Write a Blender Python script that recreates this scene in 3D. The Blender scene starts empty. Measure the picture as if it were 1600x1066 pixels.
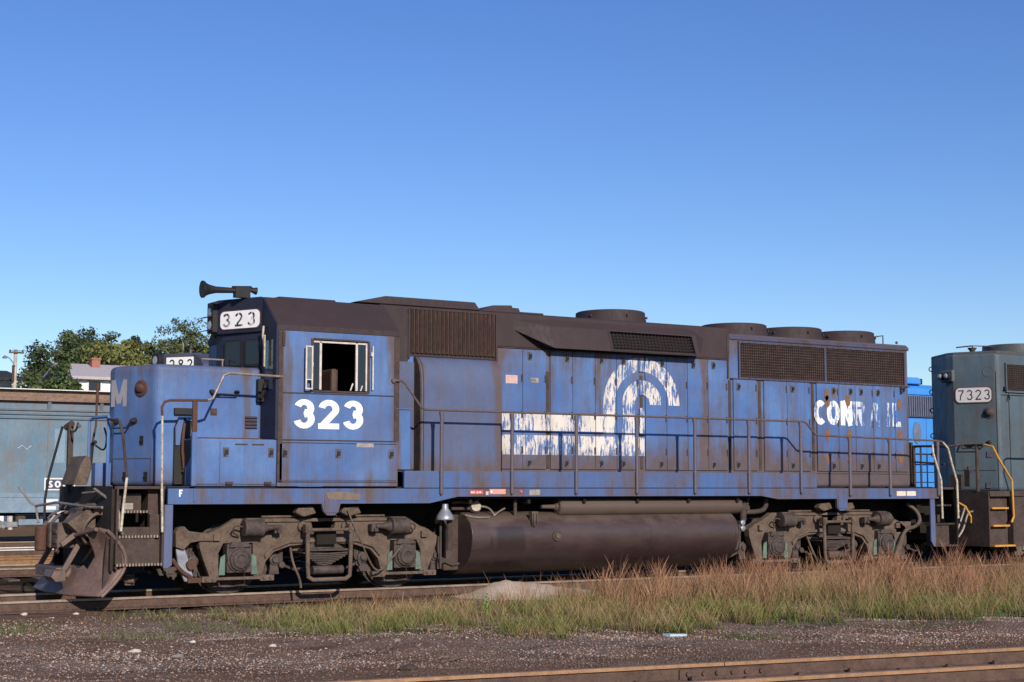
import bpy, bmesh, math, random
import numpy as np
from mathutils import Vector
R = math.radians
random.seed(7); rng = np.random.default_rng(7)
S = bpy.context.scene
col = S.collection

# ------------------------------------------------------------ camera, sky, sun
cam_d = bpy.data.cameras.new('camera'); cam = bpy.data.objects.new('camera', cam_d); col.objects.link(cam)
cam.location = (-8.192, -22.586, 1.579)
cam.rotation_euler = (R(90 + 5.547), 0, R(-31.164))
cam_d.sensor_width = 36; cam_d.lens = 2358.6 / 1600 * 36; cam_d.clip_start = .1; cam_d.clip_end = 6000
S.camera = cam
SUN = Vector((-.145, -.905, .40)).normalized()
EL = math.asin(SUN.z)
w = bpy.data.worlds.new('World'); S.world = w; w.use_nodes = True
nt = w.node_tree; nt.nodes.clear()
sky = nt.nodes.new('ShaderNodeTexSky'); sky.sky_type = 'NISHITA'; sky.sun_disc = False
sky.sun_elevation = EL; sky.sun_rotation = R(189.1)
sky.air_density = 1.0; sky.dust_density = .1; sky.ozone_density = 4.5
bg = nt.nodes.new('ShaderNodeBackground'); bg.inputs[1].default_value = .12
out = nt.nodes.new('ShaderNodeOutputWorld')
hs = nt.nodes.new('ShaderNodeHueSaturation'); hs.inputs['Saturation'].default_value = 1.15; hs.inputs['Hue'].default_value = .516; hs.inputs['Value'].default_value = 1.05
nt.links.new(sky.outputs[0], hs.inputs['Color']); nt.links.new(hs.outputs[0], bg.inputs[0]); nt.links.new(bg.outputs[0], out.inputs[0])
sd = bpy.data.lights.new('sun', 'SUN'); sd.energy = 5.0; sd.angle = R(.5); sd.color = (1, .93, .82)
so = bpy.data.objects.new('sun', sd); col.objects.link(so)
so.rotation_euler = SUN.to_track_quat('Z', 'Y').to_euler(); so.location = (0, -20, 30)
S.view_settings.view_transform = 'Standard'; S.view_settings.look = 'None'
S.view_settings.exposure = 0; S.view_settings.gamma = 1
S.render.resolution_x = 1024; S.render.resolution_y = 682

# ------------------------------------------------------------ node helpers
class NT:
    def __init__(s, name):
        s.m = bpy.data.materials.new(name); s.m.use_nodes = True
        s.t = s.m.node_tree; s.b = s.t.nodes['Principled BSDF']
    def n(s, k, **kw):
        nd = s.t.nodes.new('ShaderNode' + k)
        for a, v in kw.items(): setattr(nd, a, v)
        return nd
    def l(s, a, b): s.t.links.new(a, b)
    def co(s, scale=(1, 1, 1)):
        tc = s.n('TexCoord'); mp = s.n('Mapping'); mp.inputs['Scale'].default_value = scale
        s.l(tc.outputs['Object'], mp.inputs[0]); return mp.outputs[0]
    def noise(s, scale=1, sc=(1, 1, 1), det=5, rough=.6, dist=0):
        nd = s.n('TexNoise'); nd.inputs['Scale'].default_value = scale; nd.inputs['Detail'].default_value = det
        nd.inputs['Roughness'].default_value = rough; nd.inputs['Distortion'].default_value = dist
        s.l(s.co(sc), nd.inputs['Vector']); return nd.outputs['Fac']
    def mr(s, v, a, b, c=0, d=1):
        nd = s.n('MapRange'); nd.clamp = True
        for i, x in enumerate((a, b, c, d)): nd.inputs[i + 1].default_value = x
        s.l(v, nd.inputs[0]); return nd.outputs[0]
    def math(s, op, a, b=None):
        nd = s.n('Math', operation=op); nd.use_clamp = False
        for i, v in enumerate((a, b)):
            if v is None: continue
            if isinstance(v, (int, float)): nd.inputs[i].default_value = v
            else: s.l(v, nd.inputs[i])
        return nd.outputs[0]
    def mix(s, f, a, b):
        nd = s.n('Mix', data_type='RGBA')
        for i, v in ((0, f), (6, a), (7, b)):
            if isinstance(v, (int, float)): nd.inputs[i].default_value = v
            elif isinstance(v, tuple): nd.inputs[i].default_value = (*v, 1)
            else: s.l(v, nd.inputs[i])
        return nd.outputs[2]
    def xyz(s):
        tc = s.n('TexCoord'); sx = s.n('SeparateXYZ'); s.l(tc.outputs['Object'], sx.inputs[0]); return sx.outputs
    def bump(s, v, st=.2, d=.01):
        nd = s.n('Bump'); nd.inputs['Strength'].default_value = st; nd.inputs['Distance'].default_value = d
        s.l(v, nd.inputs['Height']); s.l(nd.outputs[0], s.b.inputs['Normal'])
    def fin(s, c, rough=.6, metal=0, spec=.5):
        if isinstance(c, tuple): s.b.inputs['Base Color'].default_value = (*c, 1)
        else: s.l(c, s.b.inputs['Base Color'])
        if isinstance(rough, (int, float)): s.b.inputs['Roughness'].default_value = rough
        else: s.l(rough, s.b.inputs['Roughness'])
        s.b.inputs['Metallic'].default_value = metal
        s.b.inputs['Specular IOR Level'].default_value = spec
        return s.m

def paint(name, c, fade=None, dirt=(.105, .068, .05), streak=.5, patch=.3, low=None, high=None, chips=.5, rough=.55, over=None, wear=.5,
          spec=.35, bands=()):
    """weathered sheet-metal paint: sun-faded patches, vertical run-off streaks, grime bands, rust chips"""
    t = NT(name); fade = fade or tuple(min(1, x * 1.25 + .02) for x in c)
    big = t.noise(.9, det=6); base = t.mix(t.mr(big, .35, .68), c, fade)
    fine = t.noise(14, (1, 1, .35), det=6, rough=.7)
    base = t.mix(t.mr(fine, .3, .75, 0, .35), base, tuple(x * .68 for x in c))
    if over:
        wn = t.noise(1, (24, 24, 4.2), det=9, rough=.75); wn = t.math('ADD', wn, t.mr(t.noise(1, (2.2, 2.2, 1.3), det=3), .3, .7, -.11, .11)); wn = t.math('ADD', wn, t.mr(t.noise(1, (40, 40, .5), det=2), .3, .7, -.04, .04))
        m = t.mr(wn, wear - .01, wear + .03); base = t.mix(m, over, base)
    st = t.noise(1, (7, 7, .42), det=6, rough=.68)
    st2 = t.noise(.7, (1, 1, .6), det=3)
    d = t.math('MULTIPLY', t.mr(st, .44, .66), t.mr(st2, .38, .62, .35, 1)); d = t.math('MULTIPLY', d, streak)
    pn = t.noise(1.7, (1, 1, .7), det=9, rough=.68); d = t.math('ADD', d, t.mr(pn, .46, .66, 0, patch))
    z = t.xyz()[2]
    nz = t.math('ADD', z, t.mr(t.noise(1, (5, 5, 1), det=6), .3, .7, -.14, .14))
    for g in (low, high):
        if g: d = t.math('ADD', d, t.mr(nz, g[0], g[1], g[2], 0))
    if bands:
        xx = t.math('ADD', t.xyz()[0], t.mr(t.noise(1, (3, 3, .8), det=5), .3, .7, -.10, .10)); vn_ = t.mr(t.noise(1, (9, 9, .7), det=5), .3, .62, .35, 1)
        for bx, bw, bs in bands:
            q = t.math('ABSOLUTE', t.math('SUBTRACT', xx, bx)); d = t.math('ADD', d, t.math('MULTIPLY', t.mr(q, bw * .35, bw, bs, 0), vn_))
    d = t.math('MINIMUM', d, .93)
    dc = t.mix(t.noise(5, det=5), tuple(x * .7 for x in dirt), tuple(x * 1.35 for x in dirt))
    cc = t.mix(d, base, dc)
    ch = t.noise(30, (1, 1, .6), det=4, rough=.6)
    cc = t.mix(t.mr(ch, .72 - .04 * chips, .735 - .04 * chips, 0, .8 if chips else 0), cc, (.05, .028, .02))
    t.bump(t.noise(1.9, det=3), .35, .05)
    return t.fin(cc, t.mr(fine, .3, .7, rough - .1, rough + .15), 0, spec)

def metal(name, c, c2=None, rough=.8, sc=6, bump=.35, spec=.3, metalv=0):
    t = NT(name); c2 = c2 or tuple(x * .5 for x in c)
    a = t.noise(sc, det=8, rough=.7); b = t.noise(sc * 7, det=4)
    cc = t.mix(t.mr(a, .36, .66), c, c2); cc = t.mix(t.mr(b, .45, .8, 0, .5), cc, tuple(min(1, x * 1.5) for x in c))
    t.bump(b, bump, .01); return t.fin(cc, rough, metalv, spec)

BL = (.055, .124, .315); BF = (.100, .190, .40); DIRT = (.095, .062, .053)
M = {}
M['blue'] = paint('faded_blue_paint', BL, BF, DIRT, .55, .30, low=(1.5, 1.75, .15))
M['hood'] = paint('faded_blue_hood_paint', BL, BF, DIRT, .8, .42, low=(1.80, 2.50, 1.0), high=(4.35, 3.75, .9), bands=((4.62, .14, .6), (5.62, .12, .45), (6.64, .13, .9), (7.55, .12, .35), (9.02, .13, .85), (10.3, .12, .4), (11.6, .12, .4), (14.1, .14, .6)))
M['sill'] = paint('grimy_blue_sill_paint', BL, (.08, .105, .20), DIRT, .85, .85)
M['nose'] = paint('blue_nose_paint', BL, BF, DIRT, .5, .30, low=(1.6, 2.0, .45), high=(3.46, 3.12, .6), bands=((.21, .10, .75), (.44, .08, .7)))
M['cab'] = paint('blue_cab_paint', BL, BF, DIRT, .42, .24, low=(1.55, 1.80, .5), bands=((.56, .12, .8), (2.40, .16, .85)))
M['duct'] = paint('dusty_duct_paint', (.070, .095, .19), (.095, .125, .22), DIRT, .5, .25, low=(1.8, 2.15, .8), bands=((3.06, .10, .7), (4.55, .16, .8)))
M['roof'] = paint('brown_grimed_roof', (.040, .025, .027), (.052, .033, .035), (.028, .018, .018), .35, .3, chips=.2, rough=.7)
M['roofblue'] = paint('blue_roof_edge_grimed', (.062, .058, .095), (.072, .075, .13), (.055, .038, .038), .6, .7, rough=.6)
M['white'] = paint('white_number_paint', (.82, .82, .80), (.85, .85, .83), DIRT, .12, .08, chips=.2)
M['worn'] = paint('flaking_white_on_blue', BL, BF, DIRT, .45, .15, over=(.66, .59, .53), wear=.505, low=(1.75, 2.25, .9))
M['worn2'] = paint('mostly_gone_white_on_blue', BL, BF, DIRT, .45, .15, over=(.62, .65, .72), wear=.475, low=(1.75, 2.25, .9))
M['wornM'] = paint('greyed_letter_paint', BL, BF, DIRT, .2, .2, over=(.30, .28, .30), wear=.68)
M['board'] = metal('number_board_white', (.80, .74, .74), (.88, .86, .84), .5, 9, .05)
M['blackworn'] = paint('flaking_black_on_board', (.80, .76, .75), (.85, .82, .8), DIRT, .05, .05, over=(.012, .012, .014), wear=.56, chips=0)
M['black'] = metal('black_paint', (.013, .012, .013), (.02, .018, .018), .6)
M['dark'] = metal('underframe_shade_black', (.012, .009, .008), (.02, .015, .012), .9)  # near-black paints in the shade below the frame; seams and backings share it
M['truck'] = metal('dusty_truck_casting', (.140, .098, .074), (.060, .039, .031), .88, 5, .5)
M['truck2'] = metal('greasy_truck_parts', (.085, .062, .054), (.028, .019, .018), .7, 7, .5)
M['green'] = metal('pale_green_wear_liner', (.12, .18, .14), (.07, .09, .07), .8)
M['rust'] = metal('rusty_steel', (.105, .048, .033), (.052, .027, .021), .85, 6, .5)
M['brown'] = metal('brown_grimed_steel', (.075, .050, .042), (.032, .021, .019), .8, 4, .4)
M['plow'] = metal('scoured_brown_plow', (.155, .094, .076), (.075, .046, .040), .62, 3, .3, .5)
M['tank'] = None
M['rail'] = metal('rusted_rail_side', (.115, .067, .050), (.055, .034, .028), .85, 8, .4)
M['railtop'] = metal('worn_sunlit_rail_head', (.36, .27, .21), (.20, .14, .10), .45, 6, .15, .5, .35)  # worn head colour lightened to paint in the sun on it
M['railwarm'] = metal('orange_worn_sunlit_rail_head', (.36, .20, .10), (.22, .115, .065), .5, 9, .15, .5, .2)  # orange of the grazing sun painted into the worn head colour
M['railshine'] = metal('polished_rail_head', (.75, .70, .62), (.6, .55, .5), .35, 6, .1, .5, .3)
M['railorange'] = metal('orange_rusted_rail', (.26, .145, .07), (.15, .08, .045), .85, 8, .3)
M['tie'] = metal('weathered_tie_timber', (.12, .092, .075), (.055, .042, .036), .95, 4, .6)
M['steel'] = metal('bare_handrail_steel', (.30, .25, .21), (.13, .10, .09), .5, 9, .2, .5, .3)
M['cream'] = metal('flaking_cream_handrail', (.56, .50, .39), (.20, .13, .085), .6, 14, .2)
M['orange'] = metal('yellow_orange_handrail', (.55, .27, .035), (.40, .18, .03), .55, 9, .2)
M['silver'] = metal('aluminium_paint', (.32, .33, .37), (.18, .18, .21), .4, 7, .2, .5, .4)
M['sash'] = metal('aluminium_window_sash', (.60, .54, .50), (.40, .33, .30), .5, 9, .1)
M['teal'] = paint('weathered_teal_paint', (.060, .092, .118), (.090, .132, .160), (.07, .06, .055), .5, .4)
M['bright'] = paint('bright_blue_paint', (.045, .24, .66), (.065, .29, .72), (.10, .12, .2), .1, .05, chips=0)
M['darkblue'] = paint('dark_blue_grey_paint', (.05, .055, .10), (.08, .085, .13), (.05, .04, .04), .3, .3)
M['hopper'] = paint('pale_teal_freight_car_paint', (.095, .170, .235), (.15, .235, .30), (.16, .12, .10), .5, .4, high=(4.45, 3.6, .55), chips=.2)
M['red'] = metal('red_notice_enamel', (.62, .10, .07), (.48, .10, .08), .5)
M['pink'] = metal('faded_red_lettering', (.62, .30, .24), (.5, .25, .2), .6)
M['plate'] = metal('dull_plate', (.33, .29, .26), (.16, .14, .13), .6, 12)
M['liteplate'] = metal('pale_reflector', (.75, .55, .42), (.62, .45, .35), .6, 12)
t = NT('dark_window_glass'); M['glass'] = t.fin((.012, .014, .02), .08, 0, .6)
t = NT('lens_glass'); M['lens'] = t.fin((.35, .35, .36), .12, .3, .6)
t = NT('cab_interior'); M['inside'] = t.fin((.006, .005, .005), .9)
# fuel tank: brown with an oily run, scoured bottom edge and painted-in shading
t = NT('oily_brown_tank_shaded'); a = t.noise(1.3, (1, 1, 1), det=7); b = t.noise(1, (3, 3, 14), det=6)
x, y, z = t.xyz()
cc = t.mix(t.mr(a, .35, .7), (.064, .040, .037), (.040, .024, .023)); cc = t.mix(t.mr(b, .42, .75, 0, .55), cc, (.078, .050, .046))
wob = t.math('ADD', x, t.mr(t.noise(1, (5, 5, 1.3), det=4), .3, .7, -.22, .22))
run = t.math('MULTIPLY', t.mr(wob, 4.22, 4.34), t.mr(wob, 4.84, 4.72)); run = t.math('MULTIPLY', run, t.mr(z, .98, .93))
cc = t.mix(t.math('MULTIPLY', run, .75), cc, (.022, .015, .015))
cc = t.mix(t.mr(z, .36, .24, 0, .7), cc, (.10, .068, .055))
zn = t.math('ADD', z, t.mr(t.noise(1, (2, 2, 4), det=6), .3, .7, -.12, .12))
cc = t.mix(t.math('MULTIPLY', t.mr(zn, .78, .50), t.mr(zn, .30, .38, .3, .8)), cc, (.026, .014, .014)); cc = t.mix(t.mr(zn, .98, 1.12, 0, .6), cc, (.13, .094, .072))  # painted shading: lower half darkened, top band lightened
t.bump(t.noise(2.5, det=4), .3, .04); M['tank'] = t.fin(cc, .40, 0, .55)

# ------------------------------------------------------------ mesh helpers
class MB:
    def __init__(s): s.v = []; s.f = []; s.mi = []; s.cur = 0
    def add(s, vs, fs):
        o = len(s.v); s.v += [tuple(map(float, p)) for p in vs]; s.f += [tuple(i + o for i in f) for f in fs]; s.mi += [s.cur] * len(fs); return s
    def box(s, x0, x1, y0, y1, z0, z1):
        x0, x1 = sorted((x0, x1)); y0, y1 = sorted((y0, y1)); z0, z1 = sorted((z0, z1))
        v = [(x, y, z) for z in (z0, z1) for y in (y0, y1) for x in (x0, x1)]
        return s.add(v, [(0, 2, 3, 1), (4, 5, 7, 6), (0, 1, 5, 4), (2, 6, 7, 3), (0, 4, 6, 2), (1, 3, 7, 5)])
    def prism(s, poly, ax, a, b):
        n = len(poly)
        def P(p, h): return {'x': (h, p[0], p[1]), 'y': (p[0], h, p[1]), 'z': (p[0], p[1], h)}[ax]
        v = [P(p, a) for p in poly] + [P(p, b) for p in poly]
        f = [tuple(range(n)), tuple(range(2 * n - 1, n - 1, -1))] + [(i, i + n, (i + 1) % n + n, (i + 1) % n) for i in range(n)]
        return s.add(v, f)
    def cyl(s, p0, p1, r0, r1=None, n=14, caps=True):
        r1 = r0 if r1 is None else r1
        p0 = Vector(p0); p1 = Vector(p1); d = (p1 - p0).normalized()
        a = d.orthogonal().normalized(); b = d.cross(a); v = []
        for p, r in ((p0, r0), (p1, r1)):
            for i in range(n):
                t = 2 * math.pi * i / n; v.append(p + (a * math.cos(t) + b * math.sin(t)) * r)
        f = [(i, (i + 1) % n, (i + 1) % n + n, i + n) for i in range(n)]
        if caps: f += [tuple(range(n - 1, -1, -1)), tuple(range(n, 2 * n))]
        return s.add(v, f)
    def lathe(s, prof, c, axis, n=24):
        c = Vector(c); d = Vector(axis).normalized(); a = d.orthogonal().normalized(); b = d.cross(a); v = []; m = len(prof)
        for h, r in prof:
            for i in range(n):
                t = 2 * math.pi * i / n; v.append(c + d * h + (a * math.cos(t) + b * math.sin(t)) * r)
        f = [(j * n + i, j * n + (i + 1) % n, (j + 1) * n + (i + 1) % n, (j + 1) * n + i) for j in range(m - 1) for i in range(n)]
        f += [tuple(range(n - 1, -1, -1)), tuple(range((m - 1) * n, m * n))]
        return s.add(v, f)
    def tube(s, path, r, n=8, smooth=0):
        P = [Vector(p) for p in path]
        for _ in range(smooth):
            Q = [P[0]]
            for a, b in zip(P, P[1:]): Q += [a.lerp(b, .25), a.lerp(b, .75)]
            P = Q + [P[-1]]
        rr = r if hasattr(r, '__len__') else [r] * len(P); v = []; prev = None
        for i, p in enumerate(P):
            d = ((P[i] - P[i - 1]).normalized() if i else Vector()) + ((P[i + 1] - P[i]).normalized() if i < len(P) - 1 else Vector())
            if d.length < 1e-6: d = Vector((0, 0, 1))
            d.normalize()
            a = (prev - d * prev.dot(d)) if prev else d.orthogonal()
            if a.length < 1e-6: a = d.orthogonal()
            a.normalize(); prev = a; b = d.cross(a)
            for k in range(n):
                t = 2 * math.pi * k / n; v.append(p + (a * math.cos(t) + b * math.sin(t)) * rr[i])
        f = [(j * n + i, j * n + (i + 1) % n, (j + 1) * n + (i + 1) % n, (j + 1) * n + i) for j in range(len(P) - 1) for i in range(n)]
        f += [tuple(range(n - 1, -1, -1)), tuple(range((len(P) - 1) * n, len(P) * n))]
        return s.add(v, f)
    def build(s, name, mat, parent=None, bevel=0, smooth=False, seg=2, label=None):
        me = bpy.data.meshes.new(name)
        org = ORG.get(parent.name, Vector()) if parent else Vector()
        vs = [(x - org.x, y - org.y, z - org.z) for x, y, z in s.v]
        me.from_pydata(vs, [], s.f)
        for m in (mat if isinstance(mat, (list, tuple)) else [mat]): me.materials.append(m)
        if any(s.mi): me.polygons.foreach_set('material_index', s.mi)
        bm = bmesh.new(); bm.from_mesh(me); bmesh.ops.recalc_face_normals(bm, faces=bm.faces); bm.to_mesh(me); bm.free()
        o = bpy.data.objects.new(name, me); col.objects.link(o)
        if parent: o.parent = parent; ORG[o.name] = org
        if smooth:
            for p in me.polygons: p.use_smooth = True
            me.set_sharp_from_angle(angle=R(38))
        if bevel:
            b = o.modifiers.new('bevel', 'BEVEL'); b.width = bevel; b.segments = seg; b.limit_method = 'ANGLE'; b.angle_limit = R(35)
        if label: o['label'] = label
        return o
ORG = {}
def tag(o, label=None, cat=None, group=None, kind=None):
    for k, v in (('label', label), ('category', cat), ('group', group), ('kind', kind)):
        if v: o[k] = v
    return o
def thing(name, label, cat, loc=(0, 0, 0), group=None, kind=None):
    o = bpy.data.objects.new(name, None); col.objects.link(o); o.location = loc; o.empty_display_size = .3
    ORG[o.name] = Vector(loc); return tag(o, label, cat, group, kind)
def copy_tree(o, parent=None, off=(0, 0, 0)):
    c = o.copy(); col.objects.link(c); c.parent = parent
    if parent is not None and off != (0, 0, 0): c.location = Vector(c.location) + Vector(off)
    for ch in list(o.children): copy_tree(ch, c)
    return c

# ------------------------------------------------------------ lettering as ribbon strokes
def arc(cx, cy, rx, ry, a0, a1, n=14):
    return [(cx + rx * math.cos(R(a0 + (a1 - a0) * i / n)), cy + ry * math.sin(R(a0 + (a1 - a0) * i / n))) for i in range(n + 1)]
def glyph(ch, w):
    h = w / 2; W = .60; c = W / 2; r = c - h
    if ch == '3': return W, [arc(c, 1 - h - .215, r * .93, .215, 160, -90), arc(c, h + .235, r, .235, 90, -165)]
    if ch == '2': return W, [arc(c, 1 - h - .22, r, .22, 170, -25) + [(h * 1.1, h)], [(0, h), (W, h)]]
    if ch == '7': return W, [[(0, 1 - h), (W, 1 - h)], [(W - h, 1 - w), (c * .9, .45), (c * .7, 0)]]
    if ch == '8': return W, [arc(c, .74, r * .9, .26 - h, 0, 360, 24), arc(c, .27, r, .27 - h, 0, 360, 24)]
    if ch == 'C': return .66, [arc(.35, .5, .35 - h, .5 - h, 50, 310, 24)]
    if ch == 'O': return .72, [arc(.36, .5, .36 - h, .5 - h, 0, 360, 28)]
    if ch == 'N': return .66, [[(h, 0), (h, 1)], [(h, 1), (.66 - h, 0)], [(.66 - h, 0), (.66 - h, 1)]]
    if ch == 'R': return .64, [[(h, 0), (h, 1)], [(h, 1 - h), (.4, 1 - h)] + arc(.4, .73, .2 - h * .4, .27 - h, 90, -90, 10) + [(h, .46 + h)], [(.38, .48), (.62 - h, 0)]]
    if ch == 'A': return .70, [[(h, 0), (.35, 1 - h * .3)], [(.35, 1 - h * .3), (.70 - h, 0)], [(.17, .3), (.53, .3)]]
    if ch == 'I': return w, [[(h, 0), (h, 1)]]
    if ch == 'L': return .5, [[(h, 0), (h, 1)], [(w, h), (.5, h)]]
    if ch == 'F': return .5, [[(h, 0), (h, 1)], [(w, 1 - h), (.5, 1 - h)], [(w, .5), (.42, .5)]]
    if ch == 'M': return .72, [[(h, 0), (h, 1)], [(h, 1), (.36, .12)], [(.36, .12), (.72 - h, 1)], [(.72 - h, 0), (.72 - h, 1)]]
    if ch == 'S': return .56, [arc(.28, .74, .28 - h, .26 - h, 20, 270, 14)[:-1] + arc(.28, .26, .28 - h, .26 - h, 90, -160, 14)]
    if ch == 'E': return .5, [[(h, 0), (h, 1)], [(w, 1 - h), (.5, 1 - h)], [(w, .5), (.44, .5)], [(w, h), (.5, h)]]
    if ch == 'D': return .6, [[(h, 0), (h, 1)], [(w, 1 - h)] + arc(.28, .5, .32 - h, .5 - h, 90, -90, 14) + [(w, h)]]
    if ch == 'G': return .66, [arc(.35, .5, .35 - h, .5 - h, 50, 340, 24), [(.38, .42), (.66, .42)]]
    return .35, []
def ribbon(mb, pts, w, fmap, lift):
    L = []; n = len(pts)
    for i, p in enumerate(pts):
        a = pts[max(0, i - 1)]; b = pts[min(n - 1, i + 1)]
        if n > 4 and (pts[0][0] - pts[-1][0]) ** 2 + (pts[0][1] - pts[-1][1]) ** 2 < 1e-8 and i in (0, n - 1): a = pts[-2]; b = pts[1]
        dx, dy = b[0] - a[0], b[1] - a[1]; l = math.hypot(dx, dy) or 1; L.append((-dy / l, dx / l))
    v = [fmap(p[0] + q[0] * w / 2 * s_, p[1] + q[1] * w / 2 * s_, lift) for p, q in zip(pts, L) for s_ in (1, -1)]
    mb.add(v, [(2 * i, 2 * i + 1, 2 * i + 3, 2 * i + 2) for i in range(n - 1)])
def text(mb, s_, h, w, fmap, gap=.14, sx=1):
    x = 0
    for ch in s_:
        W, st = glyph(ch, w)
        for k, pts in enumerate(st):
            ribbon(mb, pts, w, lambda a, b, l, x=x: fmap((a + x) * h * sx, b * h, l), .0006 * k)
        x += W + gap
    return x * h * sx
def plane_y(x0, z0, y): return lambda a, b, l: (x0 + a, y - l, z0 + b)
def plane_v(p0, p1, s0, z0, d):
    """vertical plane from p0 to p1; lettering reads from p1 back towards p0; d = how far proud"""
    p0 = Vector((*p0, 0)); p1 = Vector((*p1, 0)); u = (p1 - p0).normalized(); n = Vector((u.y, -u.x, 0))
    if n.y > 0: n = -n
    return lambda a, b, l: tuple(p0 + u * (s0 - a) + n * (d + l) + Vector((0, 0, z0 + b)))
M['tealroof'] = paint('teal_brown_roof', (.06,.07,.075), (.09,.09,.09), (.06,.045,.04), .4, .5, rough=.6)
M['boardgrey'] = metal('greyed_number_board', (.58, .54, .54), (.42, .38, .38), .6, 30)
M['orangerail'] = metal('brown_orange_rail', (.30, .15, .06), (.13, .08, .05), .6, 9)
M['greyblue'] = metal('grey_blue_screen', (.15, .18, .26), (.09, .11, .17), .7, 6)
M['rusttan'] = metal('tan_rusted_eave', (.24, .155, .11), (.12, .075, .055), .8, 5)
M['pale'] = metal('pale_flat_paint', (.72, .70, .68), (.58, .55, .53), .7, 9)
M['rubbed'] = metal('rubbed_pale_paint', (.20, .27, .33), (.16, .235, .29), .7, 3)
M['hoppersill'] = metal('pale_blue_grey_sill', (.19, .26, .33), (.14, .19, .24), .7, 4)
M['greysteel'] = metal('grey_bogie_steel', (.24, .25, .27), (.12, .12, .13), .7, 4)
M['brick'] = metal('red_chimney_brick', (.34, .14, .10), (.24, .10, .08), .9, 14)
M['white2'] = metal('white_clapboard', (.80, .80, .78), (.68, .68, .67), .8, 5)
M['shingle'] = metal('grey_shingles', (.46, .40, .41), (.34, .30, .31), .9, 10)
M['blackroof'] = metal('black_shingles', (.03, .03, .035), (.02, .02, .024), .9, 10)
M['palepole'] = metal('pale_weathered_pole', (.50, .46, .42), (.30, .26, .23), .9, 5)
M['bark'] = metal('brown_bark', (.10, .075, .055), (.05, .04, .03), .95, 8)
M['palebark'] = metal('pale_bark', (.36, .33, .28), (.22, .20, .17), .95, 8)
t = NT('foliage'); at = t.n('VertexColor'); at.layer_name = 'col'; tb = t.n('BsdfTranslucent'); mx = t.n('MixShader'); mx.inputs[0].default_value = .3
t.l(at.outputs[0], tb.inputs[0]); t.fin(at.outputs[0], .6, 0, .2); t.l(t.b.outputs[0], mx.inputs[1]); t.l(tb.outputs[0], mx.inputs[2]); t.l(mx.outputs[0], t.t.nodes['Material Output'].inputs[0]); M['foliage'] = t.m
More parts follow.
